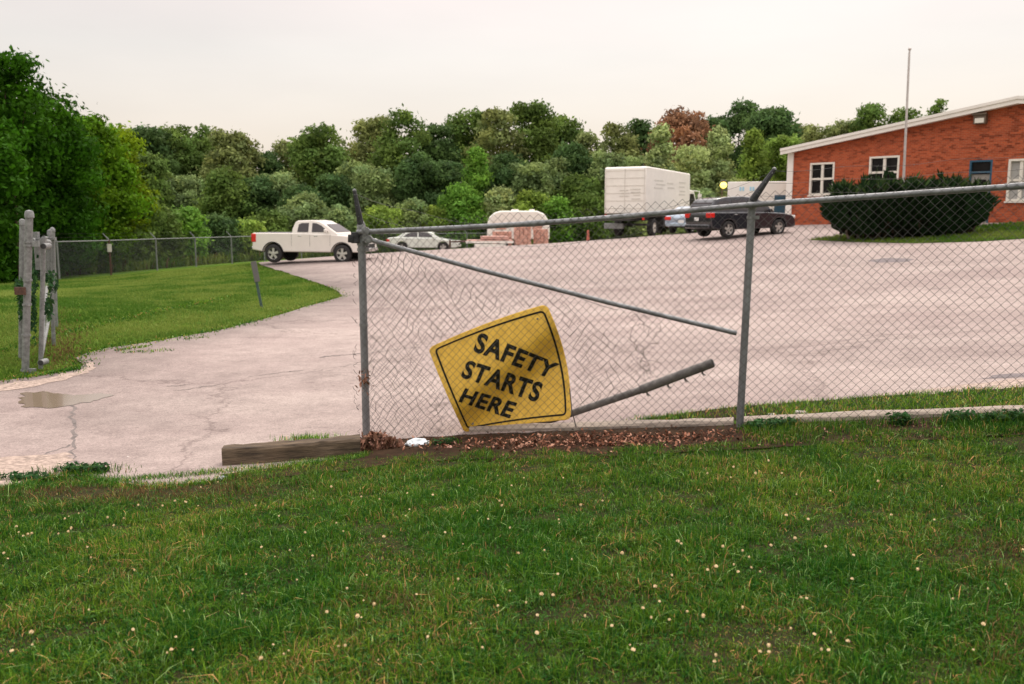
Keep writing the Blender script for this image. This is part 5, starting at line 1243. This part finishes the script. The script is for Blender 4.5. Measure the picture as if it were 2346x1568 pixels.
V = V.reshape(-1, 3); F = np.arange(5*nb_).reshape(-1, 5)
col = np.array([.016, .036, .013])*rng.uniform(.5, 1.5, (nb_, 1)); yl = tp_ & (rng.random(nb_) < .5); col[yl] = np.array([.05, .085, .025])*rng.uniform(.6, 1.3, (yl.sum(), 1))
jr = empty('juniper_hedge', Vector((jc.x, jc.y, jz)), R(-8), 'broad dark green juniper hedge with spiky top in front of the brick building', 'hedge')
jo = link('foliage', npmesh('foliage', V, F, np.repeat(col, 5, 0)), M['juniper'], jr)
for k in range(16):
    x0 = random.uniform(-2.4, 2.4); MB().tube([(x0, random.uniform(-.5, .5), -.05), (x0*1.08, random.uniform(-.6, .6), .6), (x0*1.15, random.uniform(-.8, .8), 1.5)], .05, 6, r2=.015).build('stem', M['bark'], jr)
# inner dark mass of old growth so that the hedge is dense
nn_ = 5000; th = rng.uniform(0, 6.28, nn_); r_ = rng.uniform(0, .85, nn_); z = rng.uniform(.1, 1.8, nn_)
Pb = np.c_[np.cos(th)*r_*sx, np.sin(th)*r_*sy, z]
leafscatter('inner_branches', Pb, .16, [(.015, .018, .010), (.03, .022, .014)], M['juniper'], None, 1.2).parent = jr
q = sample([tuple(p) for p in isl_poly], 9000); c = fcol(q, *to_px(np.c_[q, hv(q)]), 0*q[:, 0])*.8
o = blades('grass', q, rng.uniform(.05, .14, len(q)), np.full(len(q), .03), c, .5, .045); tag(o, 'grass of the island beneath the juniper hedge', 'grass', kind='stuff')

# ------------------------------------------------------------------ trees
def tree(px_, top, wpx, D, tint, label, shape='round', leaf=.30, base=.06, dens=1.0, name='tree', group='trees of the wood behind the lot'):
    g_ = on(px_, D); zt_ = P(px_, top, D).z; H = (zt_-g_.z); Wd = wpx*1.22*D/FPX
    rs = np.random.default_rng(int(px_*7+top*13))
    nc = int(60+Wd*6)
    zf = rs.random(nc)**.85
    if shape == 'cone': pr = (1-zf)**.75*.95+.10
    elif shape == 'tall': pr = np.sqrt(np.clip(1-((zf-.55)/.62)**2, .03, 1))
    else: pr = np.sqrt(np.clip(1-((zf-.52)/.52)**2, .02, 1))
    a = rs.uniform(0, 2*math.pi, nc); rad = rs.uniform(.35, .92, nc)*pr
    cr_ = (.35+Wd*rs.uniform(.06, .135, nc))*(.7+.3*pr)
    cx = np.cos(a)*rad*(Wd/2-cr_*.5); cy = np.sin(a)*rad*(Wd/2-cr_*.5)
    cz_ = H*(base+(1-base)*zf)-cr_*.6*zf
    area = 4*math.pi*cr_**2; nl = np.maximum(40, area/(leaf*leaf)*.72*dens).astype(int)
    tot = nl.sum(); idx = np.repeat(np.arange(nc), nl)
    d = rs.normal(0, 1, (tot, 3)); d[:, 2] += .25; d /= np.linalg.norm(d, axis=1)[:, None]
    rr = cr_[idx]*rs.uniform(.55, 1.12, tot)*np.array([1, 1, .8])[2]**0
    rr *= np.where(rs.random(tot) < .14, rs.uniform(1.05, 1.55, tot), 1)
    rr *= 1+.22*np.sin(d[:, 0]*6+idx)*np.sin(d[:, 2]*7+idx*2)
    Pc = np.c_[cx[idx], cy[idx], cz_[idx]]+d*rr[:, None]*np.array([1, 1, .72])
    nrm = d+rs.normal(0, .55, (tot, 3)); nrm /= np.linalg.norm(nrm, axis=1)[:, None]
    t1 = np.cross(nrm, rs.normal(0, 1, (tot, 3))); t1 /= np.linalg.norm(t1, axis=1)[:, None]; t2 = np.cross(nrm, t1)
    sz = leaf*rs.uniform(.45, 1.0, tot)[:, None]
    V = np.stack([Pc-t1*sz, Pc-t2*sz*.55, Pc+t1*sz, Pc+t2*sz*.55], 1).reshape(-1, 3)
    cv = rs.uniform(.6, 1.4, nc)[idx]*rs.uniform(.7, 1.35, tot)
    warm = rs.uniform(0, 1, nc)[idx]
    col = np.array(tint)[None]*(1.15 if D > 60 else 1.3)*cv[:, None]*np.c_[1+.22*warm, 1+.05*warm, 1-.15*warm]
    root = empty(name, g_, 0, label, 'shrub' if name == 'shrub' else 'tree', group)
    link('crown', npmesh('crown', V, np.arange(4*tot).reshape(-1, 4), np.repeat(col, 4, 0)), M['leaf'], root)
    mb = MB(); r0 = max(.06, Wd*.022)
    mb.tube([(0, 0, -.3), (Wd*.02, 0, H*.3), (-Wd*.015, 0, H*.6), (0, 0, H*.85)], r0, 8, r2=r0*.3)
    for k in range(8):
        j = rs.integers(0, nc); z0 = cz_[j]*.55; mb.tube([(0, 0, z0), (cx[j]*.5, cy[j]*.5, (z0+cz_[j])/2+.2), (cx[j], cy[j], cz_[j])], r0*.4, 5, r2=r0*.12)
    mb.build('trunk', M['bark'], root, True)
    return root
DK, MD, LT, PL, OL, RD, BR_, SG = (.060, .115, .040), (.095, .160, .040), (.165, .255, .052), (.26, .335, .145), (.160, .200, .075), (.225, .125, .075), (.13, .27, .045), (.165, .240, .100)
DKL, MDL, LTL = (.026, .085, .005), (.068, .150, .008), (.125, .20, .010)
# left, nearer
tree(-60, 190, 240, 40, DKL, 'dark tree at the far left edge, behind the gate posts', leaf=.17, base=.02)
tree(40, 122, 150, 43, DKL, 'tallest dark tree with ragged open top at the upper left', 'tall', .17, .3, .7)
tree(95, 200, 250, 47, DKL, 'large dark tree at the left edge, just below the tallest ragged top', leaf=.17, base=.02)
tree(190, 262, 230, 52, MDL, 'full green tree on the falling left slope of the treeline', leaf=.18, base=.02)
tree(262, 288, 160, 56, LTL, 'lighter green tree ending the left slope, above the far fence', leaf=.18, base=.1)
tree(20, 420, 190, 45, DKL, 'low very dark tree behind the thick gate post', leaf=.19, base=.0)
tree(150, 420, 180, 52, DKL, 'low dark tree right of the gate, behind the far fence', leaf=.2, base=.0)
# back row
T = [(352, 290, 130, DK, 'tree peeking over the left slope, first of the flat middle treeline'), (415, 282, 140, MD, 'back row tree with small sky gap, above the rusty fence post'),
 (478, 284, 130, MD, 'back row tree with sky showing through, above the second far post'), (540, 300, 130, OL, 'browner back row tree at the right end of the left treeline hump'),
 (608, 348, 110, DK, 'low back row tree in the dip of the treeline'), (672, 322, 110, OL, 'back row tree just right of the treeline dip'), (735, 284, 140, MD, 'rounded back row tree above the pickup cab'),
 (800, 318, 90, OL, 'slim back row tree above the left fence end post'), (865, 268, 140, OL, 'airy back row tree just right of the end post arm'), (925, 254, 130, MD, 'tall back row tree above the pale sedan'),
 (1000, 285, 120, DK, 'dark back row tree right of the one above the sedan'), (1075, 252, 140, MD, 'broad back row tree in the middle, left of the highest middle crown'), (1140, 246, 120, OL, 'back row tree joining the highest middle crown on its left'),
 (1212, 236, 160, MD, 'highest middle tree of the back row, above the white camper'), (1285, 266, 120, MD, 'back row tree sloping down from the highest middle crown'), (1345, 304, 100, OL, 'low back row tree left of the box truck'),
 (1412, 282, 100, OL, 'back row tree above the left corner of the box truck'), (1458, 276, 90, DK, 'dark slim back row tree above the box truck roof'), (1560, 248, 165, RD, 'reddish copper leaved tree rising over the wood'),
 (1625, 268, 90, DK, 'dark tree directly right of the copper leaved tree'), (1685, 230, 130, DK, 'tallest dark tree right of the copper leaved one'), (1755, 248, 140, DK, 'dark wide back row tree left of the brick building'),
 (1818, 280, 110, OL, 'back row tree meeting the corner of the brick building')]
for i, (x, t_, w_, tint, lab) in enumerate(T): tree(x, t_, w_, 92+(i % 3)*4, tint, lab, leaf=.27, base=.08)
# behind building
for x, t_, w_, D_, lab in ((1880, 290, 130, 80, 'low tree behind the roof, nearest the building corner'), (1938, 268, 110, 80, 'small tree behind the sloping white roof, second from the corner'), (1985, 236, 105, 78, 'taller airy tree above the roof, left of the flag pole'),
    (2058, 246, 100, 78, 'open branched tree above the roof, beside the flag pole'), (2128, 228, 46, 76, 'small narrow tree top over the roof, right of the flag pole')):
    tree(x, t_, w_, D_, OL if D_ == 80 else MD, lab, leaf=.2, base=.15, dens=.7 if x > 2000 else 1)
# mid row
T = [(330, 350, 150, MD, 'round'), (395, 392, 120, SG, 'round'), (452, 402, 130, SG, 'round'), (520, 380, 110, MD, 'round'), (585, 402, 120, DK, 'round'), (640, 396, 130, SG, 'round'), (700, 420, 110, DK, 'round'),
 (768, 400, 100, DK, 'round'), (815, 366, 90, SG, 'tall'), (858, 372, 90, SG, 'tall'), (950, 350, 130, DK, 'round'), (1020, 370, 120, DK, 'round'), (1092, 336, 100, BR_, 'cone'), (1165, 352, 120, DK, 'round'), (1150, 392, 90, MD, 'tall'), (1212, 372, 90, SG, 'tall'),
 (1272, 362, 80, SG, 'round'), (1310, 330, 130, DK, 'round'), (1325, 400, 110, MD, 'round'), (1398, 342, 90, SG, 'tall'), (1440, 360, 90, SG, 'tall'), (1508, 286, 110, PL, 'cone'), (1580, 330, 90, PL, 'tall'), (1640, 292, 120, PL, 'cone'),
 (1715, 294, 100, LT, 'cone'), (1782, 312, 90, LT, 'tall')]
ML = ['mid green tree below the flat treeline, right of the left slope', 'greyish green tree above the second far fence post', 'grey green bushy tree above the third far fence post', 'mid green tree left of the pickup tailgate, under the brown hump',
 'dark tree in the gap above the pickup bed', 'soft grey green rounded tree above the pickup bed', 'dark tree directly behind the pickup cab roof', 'dark narrow tree above the pickup bonnet', 'slim pale tree just left of the dark end post arm', 'slim pale tree just right of the dark end post arm',
 'dark mid row tree above the pale sedan roof', 'dark mid row tree left of the bright pointed tree', 'bright green pointed tree left of the camper', 'dark tree right behind the bright pointed tree', 'mid green slim tree just right of the bright pointed tree', 'pale green slim tree above the white camper',
 'feathery pale tree at the right end of the camper', 'broad dark tree left of the box truck, behind lighter trees', 'green rounded tree beside the left edge of the box truck', 'pale tree above the left corner of the box truck', 'pale tree above the middle of the box truck roof',
 'tall pale pointed tree below the copper leaved one', 'pale tree above the right edge of the box truck', 'tall pale pointed tree behind the lit lamp', 'bright green pointed tree right of the lit lamp', 'bright green tree beside the white corner of the brick building']
for i, ((x, t_, w_, tint, shp), lab) in enumerate(zip(T, ML)): tree(x, t_, w_, 82+(i % 3)*2.5, tint, lab, shp, leaf=.22, base=.03)
# low front row
T = [(210, 452, 120, DK, 55, 'dark shrub behind the far fence, left of the rusty post'), (290, 436, 150, MD, 57, 'large rounded green shrub behind the rusty fence post'), (437, 476, 72, BR_, 62, 'bright green bush between the third and second far posts'), (372, 470, 90, MD, 60, 'mid green shrub left of the bright green bush'),
 (500, 490, 90, DK, 66, 'dark low shrub left of the pickup tailgate'), (560, 500, 80, LT, 68, 'light green low shrub behind the pickup tailgate'), (615, 480, 90, MD, 72, 'rounded shrub above the pickup bed side'), (700, 444, 110, SG, 76, 'grey green shrub behind the pickup cab'), (775, 470, 90, SG, 76, 'shrub behind the pickup windscreen'),
 (880, 470, 100, LT, 78, 'light green shrub right of the end post arm'), (945, 455, 90, SG, 80, 'grey green shrub above the pale sedan'), (1010, 470, 80, LT, 80, 'light shrub above the front of the pale sedan'), (1060, 420, 100, BR_, 80, 'bright shrub below the bright pointed tree'), (1145, 430, 80, PL, 80, 'pale shrub above the left half of the camper'),
 (1215, 440, 110, LT, 80, 'green shrub above the right half of the camper'), (1280, 452, 110, BR_, 80, 'bright green shrub between the camper and the box truck'), (1345, 440, 100, MD, 80, 'green shrub touching the left edge of the box truck'), (1310, 500, 120, DK, 80.5, 'low dark shrub at the fence gap left of the box truck'),
 (1600, 430, 90, SG, 74, 'grey green shrub beside the right edge of the box truck'), (1680, 410, 110, OL, 74, 'olive shrub behind the lit lamp'), (1745, 420, 110, MD, 74, 'green shrub left of the brick building corner, above the container')]
for x, t_, w_, tint, D_, lab in T: tree(x, t_, w_, D_, tint, lab, 'round', .20, .0, name='shrub', group='shrubs at the edge of the wood')
# distant wood closing the gaps
nw = 46000; X_ = rng.uniform(-75, 75, nw); Yd = rng.uniform(101, 112, nw); zg = hv(np.c_[X_, Yd]); tp_ = 6.5+1.6*np.sin(X_*.21)+1.0*np.sin(X_*.53+1); Zz = zg+rng.random(nw)**.8*tp_
Pc = np.c_[X_, Yd, Zz]; t1 = rng.normal(0, 1, (nw, 3)); t1 /= np.linalg.norm(t1, axis=1)[:, None]; t2 = np.cross(t1, rng.normal(0, 1, (nw, 3))); t2 /= np.linalg.norm(t2, axis=1)[:, None]
V = np.stack([Pc-t1*.45, Pc-t2*.3, Pc+t1*.45, Pc+t2*.3], 1).reshape(-1, 3)
o = link('distant_wood', npmesh('distant_wood', V, np.arange(4*nw).reshape(-1, 4), np.repeat(np.array(DK)*rng.uniform(.6, 1.4, (nw, 1)), 4, 0)), M['leaf']); tag(o, 'dark mass of the far wood seen between the nearer trees', 'wood', kind='stuff')
# rough undergrowth at the foot of the trees
up = [XD(-100, 47), XD(250, 52), XD(530, 64), XD(700, 72), XD(1000, 79), XD(1400, 82), XD(1400, 90), XD(900, 90), XD(300, 75), XD(-100, 60)]
q = sample(up, 30000); o = blades('undergrowth', q, rng.uniform(.2, .9, len(q)), np.full(len(q), .14), fcol(q, *to_px(np.c_[q, hv(q)]), .1+0*q[:, 0])*.7, .5); tag(o, 'rough green undergrowth at the foot of the trees', 'undergrowth', kind='stuff')
